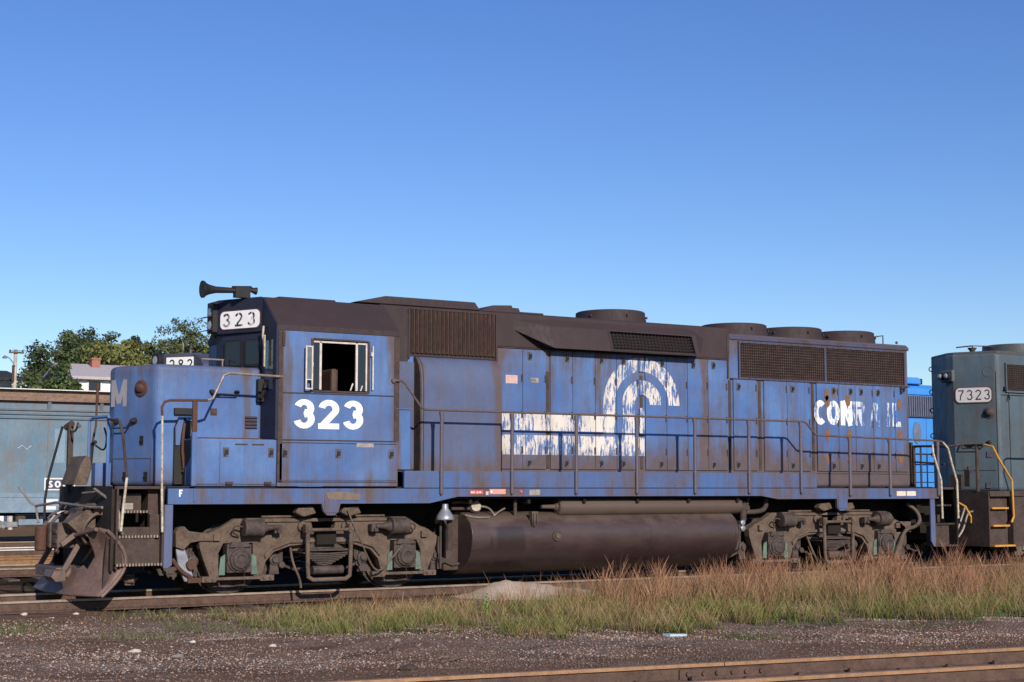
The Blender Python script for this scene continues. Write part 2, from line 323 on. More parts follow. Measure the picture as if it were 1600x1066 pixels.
# ------------------------------------------------------------ truck (one builder, used for every locomotive seen)
def make_truck(loco, cx):
    c = cx
    def X(u): return c + u
    fm = MB()
    for sgn in (-1, 1):
        half = [(0.17, .93), (.20, 1.05), (.40, 1.07), (.55, 1.12), (1.42, 1.12), (1.52, 1.06), (1.66, .98), (1.80, .93), (1.97, .82), (1.96, .70), (1.90, .52), (1.80, .27),
                (1.66, .27), (1.68, .60), (1.60, .76), (1.14, .76), (1.12, .27), (.99, .27), (.93, .48), (.80, .62), (.55, .70), (0.2, .735)]
        poly = half + [(-u, z) for u, z in reversed(half)]
        fm.prism([(X(u), z) for u, z in poly], 'y', sgn * 1.20, sgn * 1.06)
        fm.box(X(-1.3), X(1.3), sgn * 1.235, sgn * 1.201, 1.065, 1.115)          # flange
        fm.prism([(X(u), z) for u, z in ((-.95, .52), (-.82, .66), (-.55, .75), (.55, .75), (.82, .66), (.95, .52), (.97, .58), (.84, .71), (.56, .80), (-.56, .80), (-.84, .71), (-.97, .58))], 'y', sgn * 1.24, sgn * 1.201)
        for u in (-.82, .82): fm.cyl((X(u), sgn * 1.199, .92), (X(u), sgn * 1.215, .92), .055, n=12)
        fm.tube([(X(-1.0), sgn * 1.17, 1.145), (X(-.2), sgn * 1.17, 1.145)], .018)
        fm.tube([(X(.22), sgn * 1.17, 1.145), (X(1.05), sgn * 1.17, 1.145)], .018)
        for u in (-1.72, 1.72): fm.box(X(u) - .05, X(u) + .05, sgn * 1.26, sgn * 1.201, .80, .90)
        for u in (-.36, .36):                                                        # hanger lugs with curled ears
            fm.lathe([(0, .075), (.05, .075), (.06, .05)], (X(u), sgn * 1.2, .99), (0, sgn, 0), 14)
    fm.box(X(-.45), X(.45), -1.06, 1.06, .62, .88)
    fr = fm.build('truck', M['truck'], loco, .012)
    b = MB()
    b.box(X(-.16), X(.16), -1.32, 1.32, .72, .96); b.build('bolster', M['dark'], fr)
    for u in (-1.372, 1.372):
        for sgn in (-1, 1):
            wm = MB()
            wm.lathe([(-.07, .545), (-.045, .545), (-.03, .515), (.06, .508), (.065, .44), (.04, .42), (.02, .18), (.06, .14), (.09, .13)], (X(u), sgn * .745, .508), (0, sgn, 0), 40)
            wm.build('wheel', M['truck2'], fr, smooth=True)
            jb = MB()
            jb.box(X(u) - .19, X(u) + .19, sgn * 1.08, sgn * 1.26, .33, .745)
            jb.prism([(X(u) - .17, .70), (X(u) + .17, .70), (X(u) + .12, .78), (X(u) - .12, .78)], 'y', sgn * 1.1, sgn * 1.3)
            jb.lathe([(0, .19), (.03, .19), (.035, .165), (.07, .16), (.085, .13), (.11, .12), (.115, .07), (.10, .06)], (X(u), sgn * 1.255, .52), (0, sgn, 0), 24)
            for k in range(8):
                a = k * math.pi / 4 + .3; jb.cyl((X(u) + .145 * math.cos(a), sgn * 1.3, .52 + .145 * math.sin(a)), (X(u) + .145 * math.cos(a), sgn * 1.345, .52 + .145 * math.sin(a)), .016, n=6)
            jb.build('journal_box', M['truck2'], fr, .008)
            ln = MB()
            for s2 in (-1, 1): ln = MB(); ln.prism([(X(u) + s2 * .205, .30), (X(u) + s2 * .30, .30), (X(u) + s2 * .275, .56), (X(u) + s2 * .205, .60)], 'y', sgn * 1.205, sgn * 1.225); ln.build('wear_liner', M['green'], fr)
            tb = MB()
            tb.box(X(u) - .36, X(u) + .36, sgn * 1.17, sgn * 1.24, .225, .268)
            for s2 in (-1, 1):
                tb.box(X(u) + s2 * .34, X(u) + s2 * .56, sgn * 1.14, sgn * 1.25, .20, .285)
                tb.cyl((X(u) + s2 * .40, sgn * 1.25, .243), (X(u) + s2 * .40, sgn * 1.275, .243), .022, n=8)
                tb.cyl((X(u) + s2 * .50, sgn * 1.25, .243), (X(u) + s2 * .50, sgn * 1.275, .243), .022, n=8)
            tb.build('pedestal_tie_bar', M['truck'], fr, .006)
            for s2 in (-1, 1):                                                       # clasp brake heads, one each side of the wheel
                bs = MB()
                for yy in (sgn * .80,):
                    pts = []
                    for k in range(7):
                        a = R(-32 + k * 11); pts.append((X(u) + s2 * .56 * math.cos(a), yy, .50 + .56 * math.sin(a)))
                    for (p, q) in zip(pts, pts[1:]):
                        bs.prism([(p[0], p[2]), (q[0], q[2]), (q[0] + s2 * .07, q[2]), (p[0] + s2 * .07, p[2])], 'y', yy - .06, yy + .06)
                    bs.tube([(X(u) + s2 * .66, sgn * 1.0, .92), (X(u) + s2 * .66, sgn * 1.0, .55), (X(u) + s2 * .60, sgn * 1.0, .27)], .03)
                    bs.box(X(u) + s2 * .70, X(u) + s2 * .78, sgn * .98, sgn * 1.04, .36, .80); bs.cyl((X(u) + s2 * .74, sgn * 1.05, .42), (X(u) + s2 * .74, sgn * 1.12, .42), .05, n=10); bs.tube([(X(u) + s2 * .74, sgn * 1.08, .42), (X(u) + s2 * .95, sgn * 1.08, .34), (X(u) + s2 * 1.10, sgn * 1.06, .36)], .022, 6)
                    bs.lathe([(0, .085), (.05, .085), (.06, .05), (.09, .05)], (X(u) + s2 * .64, sgn * 1.02, .50), (0, sgn, 0), 14)
                    bs.prism([(X(u) + s2 * .56, .28), (X(u) + s2 * .72, .28), (X(u) + s2 * .68, .58), (X(u) + s2 * .60, .60)], 'y', sgn * 1.0, sgn * 1.05)
                bs.build('brake_rigging', M['truck2'], fr, .004)
    for sgn in (-1, 1):
        for s2 in (-1, 1):
            bc = MB(); u0 = s2 * 1.36
            bc.lathe([(0, .05), (.005, .125), (.03, .135), (.06, .125), (.25, .125), (.27, .137), (.30, .137), (.31, .09), (.36, .07), (.40, .045), (.55, .03)],
                     (X(u0), sgn * 1.36, .985), (-s2, 0, 0), 22)
            bc.box(X(u0) - s2 * .05, X(u0) - s2 * .30, sgn * 1.2, sgn * 1.36, 1.06, 1.13)
            bc.tube([(X(u0), sgn * 1.36, 1.0), (X(u0) + s2 * .12, sgn * 1.36, 1.03), (X(u0) + s2 * .16, sgn * 1.33, .93), (X(u0) + s2 * .02, sgn * 1.25, .86)], .014, 6, 1)
            bc.cyl((X(u0) - s2 * .42, sgn * 1.30, .99), (X(u0) - s2 * .62, sgn * 1.30, .985), .04, n=10)
            bc.box(X(u0) - s2 * .50, X(u0) - s2 * .62, sgn * 1.24, sgn * 1.36, .90, 1.02)
            bc.cyl((X(u0) - s2 * .56, sgn * 1.36, .93), (X(u0) - s2 * .56, sgn * 1.40, .93), .03, n=8)
            bc.build('brake_cylinder', M['truck2'], fr, .004, True)
        sp = MB()                                                                    # leaf spring packs, stepped
        for k in range(7):
            hw = .40 - .045 * k; z = .60 - .028 * k
            sp.prism([(X(-hw), z - .012), (X(0), z - .03), (X(hw), z - .012), (X(hw), z + .010), (X(0), z - .008), (X(-hw), z + .010)], 'y', sgn * 1.05, sgn * (1.38 - .02 * k))
        sp.box(X(-.36), X(.36), sgn * 1.0, sgn * 1.40, .625, .655)
        sp.prism([(X(-.34), .655), (X(.34), .655), (X(.20), .74), (X(-.20), .74)], 'y', sgn * 1.0, sgn * 1.22)
        for i in range(5):
            for j in range(3): sp.cyl((X(-.26 + .13 * i), sgn * (1.25 + .05 * j), .655), (X(-.26 + .13 * i), sgn * (1.25 + .05 * j), .668), .016, n=6)
        sp.cyl((X(-.25), sgn * 1.36, .34), (X(.25), sgn * 1.36, .34), .065, n=14)
        sp.build('leaf_spring', M['truck2'], fr, .003)
        hg = MB(); y = sgn * 1.43
        hg.tube([(X(-.36), y, 1.02), (X(-.35), y, .40), (X(-.34), y, .245), (X(-.27), y, .20), (X(.27), y, .20), (X(.34), y, .245), (X(.35), y, .40), (X(.36), y, 1.02)], .034, 10)
        hg.cyl((X(-.40), sgn * 1.42, .945), (X(.40), sgn * 1.42, .945), .027, n=10)
        for u in (-.36, .36):
            hg.box(X(u) - .05, X(u) + .05, sgn * 1.36, sgn * 1.475, .90, 1.03)
            hg.cyl((X(u), sgn * 1.2, .965), (X(u), sgn * 1.49, .965), .036, n=10)
        hg.build('swing_hanger', M['truck'], fr, .006, True)
        pp = MB()
        pp.tube([(X(-.50), sgn * 1.1, .70), (X(-.52), sgn * 1.25, .45), (X(-.42), sgn * 1.3, .22), (X(-.40), sgn * 1.3, .08)], .018, 6, 2)
        pp.build('sand_pipe', M['truck'], fr)
    for u in (-1.372, 1.372):
        ax = MB()
        ax.cyl((X(u), -1.1, .508), (X(u), 1.1, .508), .09)
        ax.box(X(u) * 1 - .45 if u > 0 else X(u) - .3, X(u) + .3 if u > 0 else X(u) + .45, -.62, .62, .20, .95)
        ax.build('traction_motor', M['dark'], fr)
    return fr

def box_part(name, mat, par, *a, bevel=0, label=None):
    m = MB(); m.box(*a); return m.build(name, mat, par, bevel, label=label)

# ------------------------------------------------------------ locomotive 323
def locomotive_main():
    L = thing('diesel_locomotive', 'faded blue diesel in front with big white 323 on its cab and a snow plow', 'locomotive', (0, 0, 0), 'diesel locomotives in the yard')
    # --- underframe and side sill
    m = MB(); m.box(-1.15, 14.15, -.55, .55, .88, 1.40); m.box(-1.18, 14.2, -1.46, 1.46, 1.40, 1.594)
    for x in np.arange(-.6, 14, 1.1): m.box(x, x + .05, -1.44, 1.44, 1.32, 1.42)
    m.build('underframe', M['dark'], L)
    for sg in (-1, 1):
        m = MB()
        m.prism([(-1.20, 1.565), (14.26, 1.565), (14.26, 1.365), (11.86, 1.365), (11.84, 1.20), (11.78, 1.15), (11.66, 1.15), (11.60, 1.20), (11.59, 1.37), (10.15, 1.37), (9.77, 1.43),
                 (3.52, 1.435), (3.02, 1.335), (1.49, 1.335), (1.46, 1.22), (1.40, 1.16), (1.27, 1.16), (1.21, 1.22), (1.18, 1.335), (-1.20, 1.34)], 'y', sg * 1.56, sg * 1.50)
        m.box(1.22, 1.45, sg * 1.57, sg * 1.561, 1.20, 1.45); m.box(11.62, 11.82, sg * 1.57, sg * 1.561, 1.19, 1.45)
        m.box(-.83, -.80, sg * 1.575, sg * 1.561, 1.37, 1.56)
        m.build('side_sill', M['sill'], L, .006)
        m = MB(); m.prism([(2.57, 1.575), (11.10, 1.575), (11.10, 1.84), (2.57, 1.84)], 'y', sg * 1.558, sg * 1.50)
        m.box(2.6, 11.08, sg * 1.50, sg * .94, 1.80, 1.832)
        m.build('walkway', M['sill'], L, .005)
    box_part('front_platform', M['brown'], L, -1.98, -1.22, -1.5, 1.02, 1.56, 1.60)
    box_part('rear_platform', M['brown'], L, 14.2, 14.84, -1.5, 1.5, 1.545, 1.585)
    # --- trucks
    tr = make_truck(L, 1.372); copy_tree(tr, L, (10.363, 0, 0))
    # extra bits on the leading truck: brake ear with grey-white paint, slack cable
    m = MB(); m.prism([(-.97, .93), (-.93, 1.0), (-.84, 1.02), (-.77, .95), (-.56, .92), (-.40, .90), (-.40, .80), (-.62, .80), (-.74, .78), (-.84, .68), (-.96, .72)], 'y', -1.24, -1.10)
    m.cyl((-.68, -1.25, .86), (-.68, -1.20, .86), .035, n=10); m.cyl((-.84, -1.25, .93), (-.84, -1.20, .93), .025, n=10)
    m.build('brake_hanger', M['truck'], L, .012)
    m = MB(); m.prism([(-.94, .70), (-.80, .68), (-.70, .40), (-.66, .22), (-.80, .22), (-.90, .45)], 'y', -1.18, -1.12); m.build('guard_plate', M['silver'], L, .006)
    m = MB(); m.tube([(-1.0, -1.2, .55), (-.88, -1.22, .38), (-.70, -1.2, .27)], .03, 8, 1)
    m.cyl((-.72, -1.25, .46), (-.72, -1.15, .46), .07, n=14); m.box(-.76, -.42, -1.22, -1.14, .20, .27)
    m.build('brake_rod', M['rust'], L)
    m = MB(); m.tube([(1.66, -1.45, 1.24), (1.72, -1.5, 1.05), (1.86, -1.52, .75), (1.98, -1.52, .50), (2.10, -1.48, .33), (2.25, -1.42, .30), (2.40, -1.35, .42), (2.66, -1.3, .66)], .014, 6, 2)
    m.build('slack_cable', M['truck'], L)
    # --- fuel tank with its end plate, reservoir, fittings
    sec = [(-.60, 1.20), (-1.12, 1.18), (-1.30, 1.12), (-1.42, 1.03), (-1.49, .90), (-1.51, .78), (-1.485, .64), (-1.43, .51), (-1.33, .39), (-1.19, .29), (-1.03, .22), (-.85, .17)]
    sec = sec + [(-y, z) for y, z in reversed(sec)]
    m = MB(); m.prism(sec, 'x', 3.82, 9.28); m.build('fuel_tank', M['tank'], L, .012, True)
    for x in (5.35, 7.35, 9.20): m = MB(); m.prism([(y_ * 1.003, z_) for y_, z_ in sec[1:11]] + [(y_ * .98, z_ + .01) for y_, z_ in reversed(sec[1:11])], 'x', x, x + .018); m.build('tank_weld', M['tank'], L)
    m = MB(); m.box(3.55, 3.82, -1.05, 1.05, .25, 1.15)
    m.build('tank_mount', M['brown'], L, .02)
    m = MB(); m.lathe([(0, .085), (.03, .085), (.035, .06), (.05, .055), (.055, .02)], (5.42, -1.50, .79), (0, -1, 0), 20); fg = m.build('fuel_gauge', M['truck2'], L); m = MB(); m.lathe([(0, .045), (.006, .04)], (5.42, -1.556, .79), (0, -1, 0), 16); m.build('gauge_face', M['truck'], fg)
    m = MB(); m.prism([(4.94, 1.19), (5.06, 1.19), (5.05, .98), (5.0, .94), (4.95, .98)], 'y', -1.50, -1.40); m.cyl((4.97, -1.52, 1.16), (4.97, -1.52, 1.0), .012); m.cyl((5.03, -1.52, 1.16), (5.03, -1.52, 1.0), .012)
    m.build('tank_bracket', M['tank'], L)
    m = MB(); m.cyl((4.74, -1.30, 1.08), (4.74, -1.30, 1.36), .03); m.lathe([(0, .03), (.02, .034), (.04, .015)], (4.74, -1.30, 1.36), (0, 0, 1), 10); m.build('filler_pipe', M['brown'], L)
    m = MB(); m.lathe([(0, .10), (.03, .10), (.05, .08), (.09, .078)], (4.05, -1.18, 1.27), (-.3, -1, .1), 16)
    m.tube([(4.1, -1.24, 1.28), (4.25, -1.28, 1.26), (4.35, -1.3, 1.14), (4.30, -1.34, 1.12), (4.45, -1.3, 1.2), (4.6, -1.2, 1.24)], .016, 6, 2)
    m.tube([(3.80, -1.30, 1.14), (3.95, -1.36, 1.10), (4.2, -1.38, 1.10)], .016, 6, 1)
    m.build('fuel_filler', M['steel'], L)
    m = MB(); m.lathe([(0, .145), (.015, .15), (.06, .135), (.13, .09), (.18, .055), (.25, .05)], (3.40, -1.36, 1.07), (0, 0, 1), 22); m.build('sight_glass_hood', M['silver'], L, smooth=True)
    m = MB(); m.cyl((3.50, -1.32, 1.07), (3.50, -1.32, .58), .045); m.cyl((3.38, -1.25, 1.07), (3.38, -1.25, .3), .02); m.build('drain_pipe', M['brown'], L)
    m = MB()
    m.tube([(3.55, -1.3, 1.345), (3.95, -1.3, 1.345), (4.05, -1.3, 1.40)], .022); m.tube([(3.6, -1.2, 1.24), (3.95, -1.2, 1.24)], .026); m.build('air_pipe', M['brown'], L)
    m = MB(); m.lathe([(0, .03), (.25, .04), (.27, .07), (.29, .07), (.30, .13), (.33, .155), (4.15, .155), (4.2, .13), (4.23, .05)], (5.28, -1.25, 1.262), (1, 0, 0), 28)
    m.build('air_reservoir', M['tank'], L, smooth=True)
    m = MB(); m.tube([(9.5, -1.25, 1.14), (9.9, -1.3, 1.14), (10.08, -1.3, 1.2), (10.1, -1.3, 1.38)], .045, 10, 1)
    m.tube([(9.45, -1.2, 1.32), (9.6, -1.25, 1.34), (9.68, -1.25, 1.25), (9.72, -1.25, 1.40)], .03, 8, 1); m.cyl((9.55, -1.3, 1.0), (9.55, -1.3, 1.3), .06); m.cyl((9.62, -1.35, 1.22), (9.62, -1.2, 1.22), .05)
    m.build('exhaust_pipework', M['brown'], L)
    m = MB(); m.lathe([(0, .05), (.04, .05), (.05, .02)], (9.5, -1.32, .95), (0, -1, 0)); m.lathe([(0, .05), (.04, .05), (.05, .02)], (9.5, -1.32, .85), (0, -1, 0)); m.build('filter_bowl', M['silver'], L)
    for x, s in ((1.0, 1), (1.75, -1), (11.45, 1), (12.02, -1)):
        m = MB()
        m.prism([(x - .14, 1.28), (x + .10, 1.30), (x + .16, 1.19), (x - .05, 1.14), (x - .18, 1.20)], 'y', -1.42, -1.26)
        m.build('truck_stop', M['truck'], L, .02)
    # --- low short hood
    m = MB(); m.prism([(-1.19, -.93), (.47, -.93), (.47, .93), (-1.19, .93), (-1.58, .12), (-1.58, -.12)], 'z', 1.60, 3.40)
    nose = m.build('short_hood', M['nose'], L, .085, seg=4)
    m = MB(); m.box(-.935, -.64, -.99, -.90, 2.655, 2.75); m.prism([(-.93, 1.63), (-.63, 1.63), (-.63, 2.10), (-.69, 2.32), (-.66, 2.62), (-.86, 2.62), (-.93, 2.45)], 'y', -.99, -.90)
    m.build('hand_brake_recess', M['black'], L)  # black slab on the nose side paints in the dark of the recess
    m = MB(); m.prism([(-.93, 2.46), (-.86, 2.62), (-.80, 2.62), (-.84, 2.40), (-.86, 2.2), (-.92, 2.2)], 'y', -1.02, -.992); m.prism([(-.79, 2.62), (-.64, 2.62), (-.64, 2.56), (-.76, 2.56)], 'y', -1.02, -.992)
    m.build('recess_frame', M['nose'], L)
    m = MB(); m.tube([(-.80, -1.04, 2.52), (-.84, -1.06, 2.2), (-.80, -1.06, 1.85)], .022, 8, 1); m.tube([(-.66, -1.04, 2.3), (-.72, -1.05, 2.1), (-.78, -1.05, 1.75)], .02, 6, 1)
    for k in range(11): m.lathe([(-.012, .013), (0, .02), (.012, .013)], (-.70 - .012 * k + .01 * (k % 2), -1.06, 2.18 - .036 * k), (0, 1, 0) if k % 2 else (1, 0, 0), 8)
    m.lathe([(0, .06), (.04, .06)], (-.70, -1.08, 2.28), (0, 1, 0), 14)
    m.build('hand_brake', M['rust'], L)
    PN = ((-1.19, -.93), (-1.58, -.12))
    m = MB(); u = Vector((-.39, .81, 0)).normalized(); n = Vector((-u.y, u.x, 0)) if False else Vector((-.81, -.39, 0)).normalized()
    P = lambda s, z, d=0: Vector((-1.19, -.93, 0)) + u * s + n * d + Vector((0, 0, z))
    m.lathe([(0, .125), (.02, .125), (.025, .105), (.03, .09), (.02, .075), (.03, .07), (.06, .055), (.075, .02)], P(.33, 3.045), n, 26)
    m.build('class_light', M['rust'], L, smooth=True)
    m = MB(); text(m, 'M', .40, .175, plane_v(*PN, .97, 2.785, .004), 0, 1.18); m.build('lettering', M['wornM'], L, label='large greyed letter M on the low nose')
    m = MB()
    for s_ in (.83, .45): m.lathe([(0, .05), (.04, .045), (.09, .02)], P(s_, 2.565), n, 12)
    m.tube([P(.84, 2.58, .08), P(.80, 2.46, .10), P(.52, 2.46, .10), P(.44, 2.57, .08)], .014, 8)
    m.build('grab_iron', M['black'], L)
    m = MB()
    for a, b, z in ((.10, .90, 2.0),): m.box(0, 0.001, 0, .001, 0, .001) if False else m.add([P(a, z, .004), P(b, z, .004), P(b, z + .012, .004), P(a, z + .012, .004)], [(0, 1, 2, 3)])
    m.add([P(.10, 1.66, .004), P(.112, 1.66, .004), P(.112, 2.0, .004), P(.10, 2.0, .004)], [(0, 1, 2, 3)])
    m.add([P(.90, 1.66, .004), P(.912, 1.66, .004), P(.912, 2.0, .004), P(.90, 2.0, .004)], [(0, 1, 2, 3)])
    m.build('door_seam', M['brown'], L)
    for s_, z in ((.30, 2.27), (.20, 1.74), (.64, 1.74)):
        m = MB()
        q = [P(s_ - .04, z - .07, .006), P(s_ + .04, z - .07, .006), P(s_ + .04, z + .07, .006), P(s_ - .04, z + .07, .006)]
        m.add(q, [(0, 1, 2, 3)]); m.lathe([(0, .02), (.03, .02)], P(s_, z), n, 8); m.build('latch', M['black'], L)
    m = MB(); m.box(0, .001, 0, .001, 0, .001) if False else None
    # nose side details
    m = MB()
    for x in (-.36, .03): m.lathe([(0, .035), (.05, .03), (.08, .03)], (x, -.93, 3.01), (0, -1, 0), 10)
    m.tube([(-.36, -1.01, 3.0), (-.34, -1.02, 2.97), (.01, -1.02, 2.97), (.03, -1.01, 3.0)], .013); m.build('grab_iron', M['black'], L)
    m = MB(); m.box(-.37, -.27, -.945, -.931, 2.66, 2.76); m.box(-.35, -.29, -.96, -.945, 2.68, 2.73); m.build('latch', M['brown'], L)
    m = MB()
    for k in range(4): m.prism([(-.93, 2.47 + .05 * k), (-.965, 2.475 + .05 * k), (-.93, 2.505 + .05 * k)], 'x', .18, .37)
    m.build('louver', M['brown'], L)
    m = MB(); m.tube([(-.3, -.3, 3.55), (.06, -.3, 3.55)], .014); m.cyl((.04, -.3, 3.4), (.04, -.3, 3.55), .012); m.build('roof_rail', M['steel'], L)
    m = MB(); m.box(-.80, .46, -.962, -.932, 2.30, 2.325); m.build('nose_ledge', M['rust'], L)
    # --- battery boxes beside the nose
    for sg in (-1, 1):
        m = MB(); m.box(-.80, .47, sg * 1.49, sg * .95, 1.60, 2.29); m.build('battery_box', M['cab'], L, .01)
    m = MB(); m.box(-.806, -.801, -1.46, -.94, 1.62, 2.27); m.build('battery_box_end', M['black'], L)  # black sheet over the end face paints the shaded opening wider
    m = MB(); m.add([(-.809, -1.47, 1.61), (-.809, -1.12, 1.61), (-.809, -1.12, 1.86), (-.809, -1.47, 2.08)], [(0, 1, 2, 3)]); m.build('end_plate', M['cab'], L)
    for x0, x1 in ((-.79, -.43), (-.415, .455)):
        m = MB(); m.box(x0, x1, -1.508, -1.491, 1.63, 2.25); d = m.build('access_door', M['cab'], L, .004)
        if x0 > -.5:
            for x in (-.33, .37): LATCH(d, x, -1.508, 2.10)
            m = MB(); m.box(-.19, 0, -1.52, -1.508, 2.205, 2.222); m.box(.07, .26, -1.52, -1.508, 2.205, 2.222); m.build('drip_strip', M['brown'], d)
            m = MB(); m.box(-.33, -.22, -1.53, -1.508, 1.625, 1.665); m.box(.27, .38, -1.53, -1.508, 1.625, 1.665); m.build('hinge', M['brown'], d)
    # --- cab: walls with a real window opening
    cs = 1.52
    m = MB()
    m.box(.47, 1.03, -cs, -cs + .06, 1.60, 3.93); m.box(1.94, 2.47, -cs, -cs + .06, 1.60, 3.93)
    m.box(1.03, 1.94, -cs, -cs + .06, 1.60, 3.045); m.box(1.03, 1.94, -cs, -cs + .06, 3.815, 3.93)
    m.box(.47, 2.47, cs - .06, cs, 1.60, 3.93); m.box(2.41, 2.47, -cs + .06, cs - .06, 1.60, 3.93)
    m.box(.47, .53, -cs + .06, cs - .06, 1.60, 3.93)
    cabo = m.build('cab', M['cab'], L)
    m = MB(); m.prism([(-cs - .004, 3.93), (-cs - .004, 4.01), (-.96, 4.49), (-.5, 4.525), (.5, 4.525), (.96, 4.49), (cs + .004, 4.01), (cs + .004, 3.93)], 'x', .45, 2.49)
    m.prism([(-.75, 4.51), (-.70, 4.55), (-.3, 4.56), (-.3, 4.51)], 'x', .80, 1.75)
    m.build('cab_roof', M['roof'], L, .01)
    m = MB(); m.box(.465, .54, -cs - .002, -cs - .012, 1.66, 3.93); m.box(2.40, 2.485, -cs - .002, -cs - .012, 2.30, 3.93); m.box(.50, 2.44, -cs - .002, -cs - .014, 2.99, 3.005)
    m.box(.49, 2.45, -cs - .002, -cs - .014, 2.285, 2.30); m.box(.49, 2.45, -cs - .002, -cs - .010, 2.245, 2.255); m.box(.49, 2.45, -cs - .002, -cs - .012, 1.66, 1.672)
    m.box(.52, .56, -cs - .012, -cs - .03, 3.70, 3.92)
    m.build('cab_trim', M['brown'], L)
    for x0, x1 in ((.50, 2.44),):
        m = MB(); m.box(x0, x1, -cs - .012, -cs - .001, 1.69, 2.235); d = m.build('access_door', M['cab'], L, .003)
        for x in (.58, 1.45, 2.35): LATCH(d, x, -cs - .012, 2.10)
        m = MB(); m.box(1.76, 2.05, -cs - .016, -cs - .012, 2.195, 2.255); m.build('notice_strip', M['plate'], d, label='pale printed strip on the lower cab door')
    m = MB(); m.box(.54, 2.40, -1.44, 1.44, 2.3, 2.35); m.box(.56, 2.39, 1.30, 1.32, 2.3, 3.92); m.box(2.38, 2.40, -1.44, 1.44, 2.3, 3.92); m.box(.54, .56, -1.44, 1.44, 2.3, 3.92)
    m.build('cab_interior', M['inside'], L)
    m = MB(); m.box(1.50, 1.62, -1.15, -.70, 2.75, 3.42); m.box(1.15, 1.55, -1.15, -.70, 2.70, 2.80); m.build('seat', M['seat'], L, .04)
    m = MB(); m.box(.62, .95, -.9, -.4, 2.35, 3.25); m.tube([(.95, -.85, 3.2), (1.1, -.95, 3.28)], .02); m.build('control_stand', M['greyblue2'], L, .02)
    # window: sliding sashes, left pane closed, middle open
    m = MB(); y0, y1 = -cs - .022, -cs - .001
    m.box(.99, 1.03, y0, y1, 3.03, 3.83); m.box(1.94, 1.97, y0, y1, 3.03, 3.83); m.box(1.03, 1.94, y0, y1, 3.815, 3.84); m.box(1.03, 1.94, y0, y1, 3.02, 3.045)
    m.build('window_frame', M['brown'], L)
    m = MB(); ya, yb = -cs + .005, -cs + .03
    for x in (1.135, 1.74): m.box(x, x + .035, ya, yb, 3.06, 3.79)
    m.box(1.035, 1.74, ya, yb, 3.775, 3.80); m.box(1.775, 1.935, ya, yb, 3.775, 3.80); m.box(1.91, 1.935, ya, yb, 3.06, 3.775)
    m.tube([(1.66, -cs + .02, 3.06), (1.70, -cs + .02, 3.17)], .012); m.tube([(1.83, -cs + .02, 3.06), (1.86, -cs + .02, 3.14)], .012)
    m.build('window_sash', M['sash'], L)
    for a_, b_ in ((1.04, 1.133), (1.777, 1.908)): m = MB(); m.box(a_, b_, ya + .01, yb - .008, 3.06, 3.775); m.build('window_pane', M['glass'], L)
    # wind wings
    m = MB()
    for xs, zz in (((.865, .985), (3.05, 3.71)),):
        x0, x1 = xs
        for a in ((x0, x0 + .022, *zz), (x1 - .022, x1, *zz), (x0 + .022, x1 - .022, zz[1] - .02, zz[1]), (x0 + .022, x1 - .022, zz[0], zz[0] + .02), (x0 + .022, x1 - .022, 3.19, 3.205)):
            m.box(a[0], a[1], -cs - .10, -cs - .08, a[2], a[3])
    m.box(.985, .995, -cs - .09, -cs - .001, 3.4, 3.46)
    ww = m.build('wind_deflector', M['sash'], L)
    m = MB(); m.box(2.0, 2.02, -cs - .05, -cs - .03, 3.08, 3.76); m.box(1.98, 2.0, -cs - .05, -cs - .001, 3.60, 3.66); m.build('wind_deflector', M['sash'], L)
    m = MB(); m.box(.887, .963, -cs - .095, -cs - .085, 3.205, 3.69); m.build('pane', metal('dusty_glass', (.10, .11, .13), (.16, .16, .17), .2), ww)
    m = MB(); text(m, '323', .445, .195, plane_y(.715, 2.462, -cs - .004), .10, 1.30); m.build('road_number', M['white'], L, label='big white 323 on the cab side')
    # cab front: side section set back, centre brought forward in a vee, number boards in the brow
    m = MB(); m.prism([(.43, -.95), (.02, -.12), (.02, .12), (.43, .95)], 'z', 3.96, 4.50)
    hb = m.build('number_board_housing', M['shadedcab'], L, .012)
    m = MB(); m.prism([(.46, -.93), (.10, -.15), (.10, .15), (.46, .93)], 'z', 3.38, 3.965); m.build('cab_front', M['shadedcab'], L)
    m = MB(); m.box(.43, .469, -cs, -.94, 2.30, 3.96); m.prism([(-cs, 3.96), (-cs, 4.0), (-.95, 4.48), (-.95, 3.96)], 'x', .432, .449); m.build('cab_front', M['shadedcab'], L)
    uu = Vector((-.41, .83, 0)).normalized(); nn = Vector((-.83, -.41, 0)).normalized()
    Q = lambda s, z, d=0, o=(.43, -.95): Vector((o[0], o[1], z)) + uu * s + nn * d
    def slab(mb, s0, s1, z0, z1, d0, d1, o=(.43, -.95), r=0):
        pts = [(s0, z0), (s1, z0), (s1, z1), (s0, z1)] if not r else sum([[(cx + r * math.cos(R(a)), cz + r * math.sin(R(a))) for a in range(a0, a0 + 91, 15)]
               for cx, cz, a0 in ((s1 - r, z1 - r, 0), (s0 + r, z1 - r, 90), (s0 + r, z0 + r, 180), (s1 - r, z0 + r, 270))], [])
        k = len(pts); mb.add([Q(a, b, d0, o) for a, b in pts] + [Q(a, b, d1, o) for a, b in pts], [tuple(range(k)), tuple(range(2 * k - 1, k - 1, -1))] + [(i, (i + 1) % k, (i + 1) % k + k, i + k) for i in range(k)])
    m = MB(); slab(m, .035, .875, 4.015, 4.32, .001, .012, r=.09); nbf = m.build('number_board', M['rust'], L)
    m = MB(); slab(m, .05, .86, 4.03, 4.305, .0125, .018, r=.08); m.build('face', M['board'], nbf)
    m = MB(); text(m, '323', .215, .15, plane_v((.43, -.95), (.02, -.12), .81, 4.06, .0185), .38, 1.22); m.build('number', M['blackworn'], nbf)
    o2 = (.46, -.93)
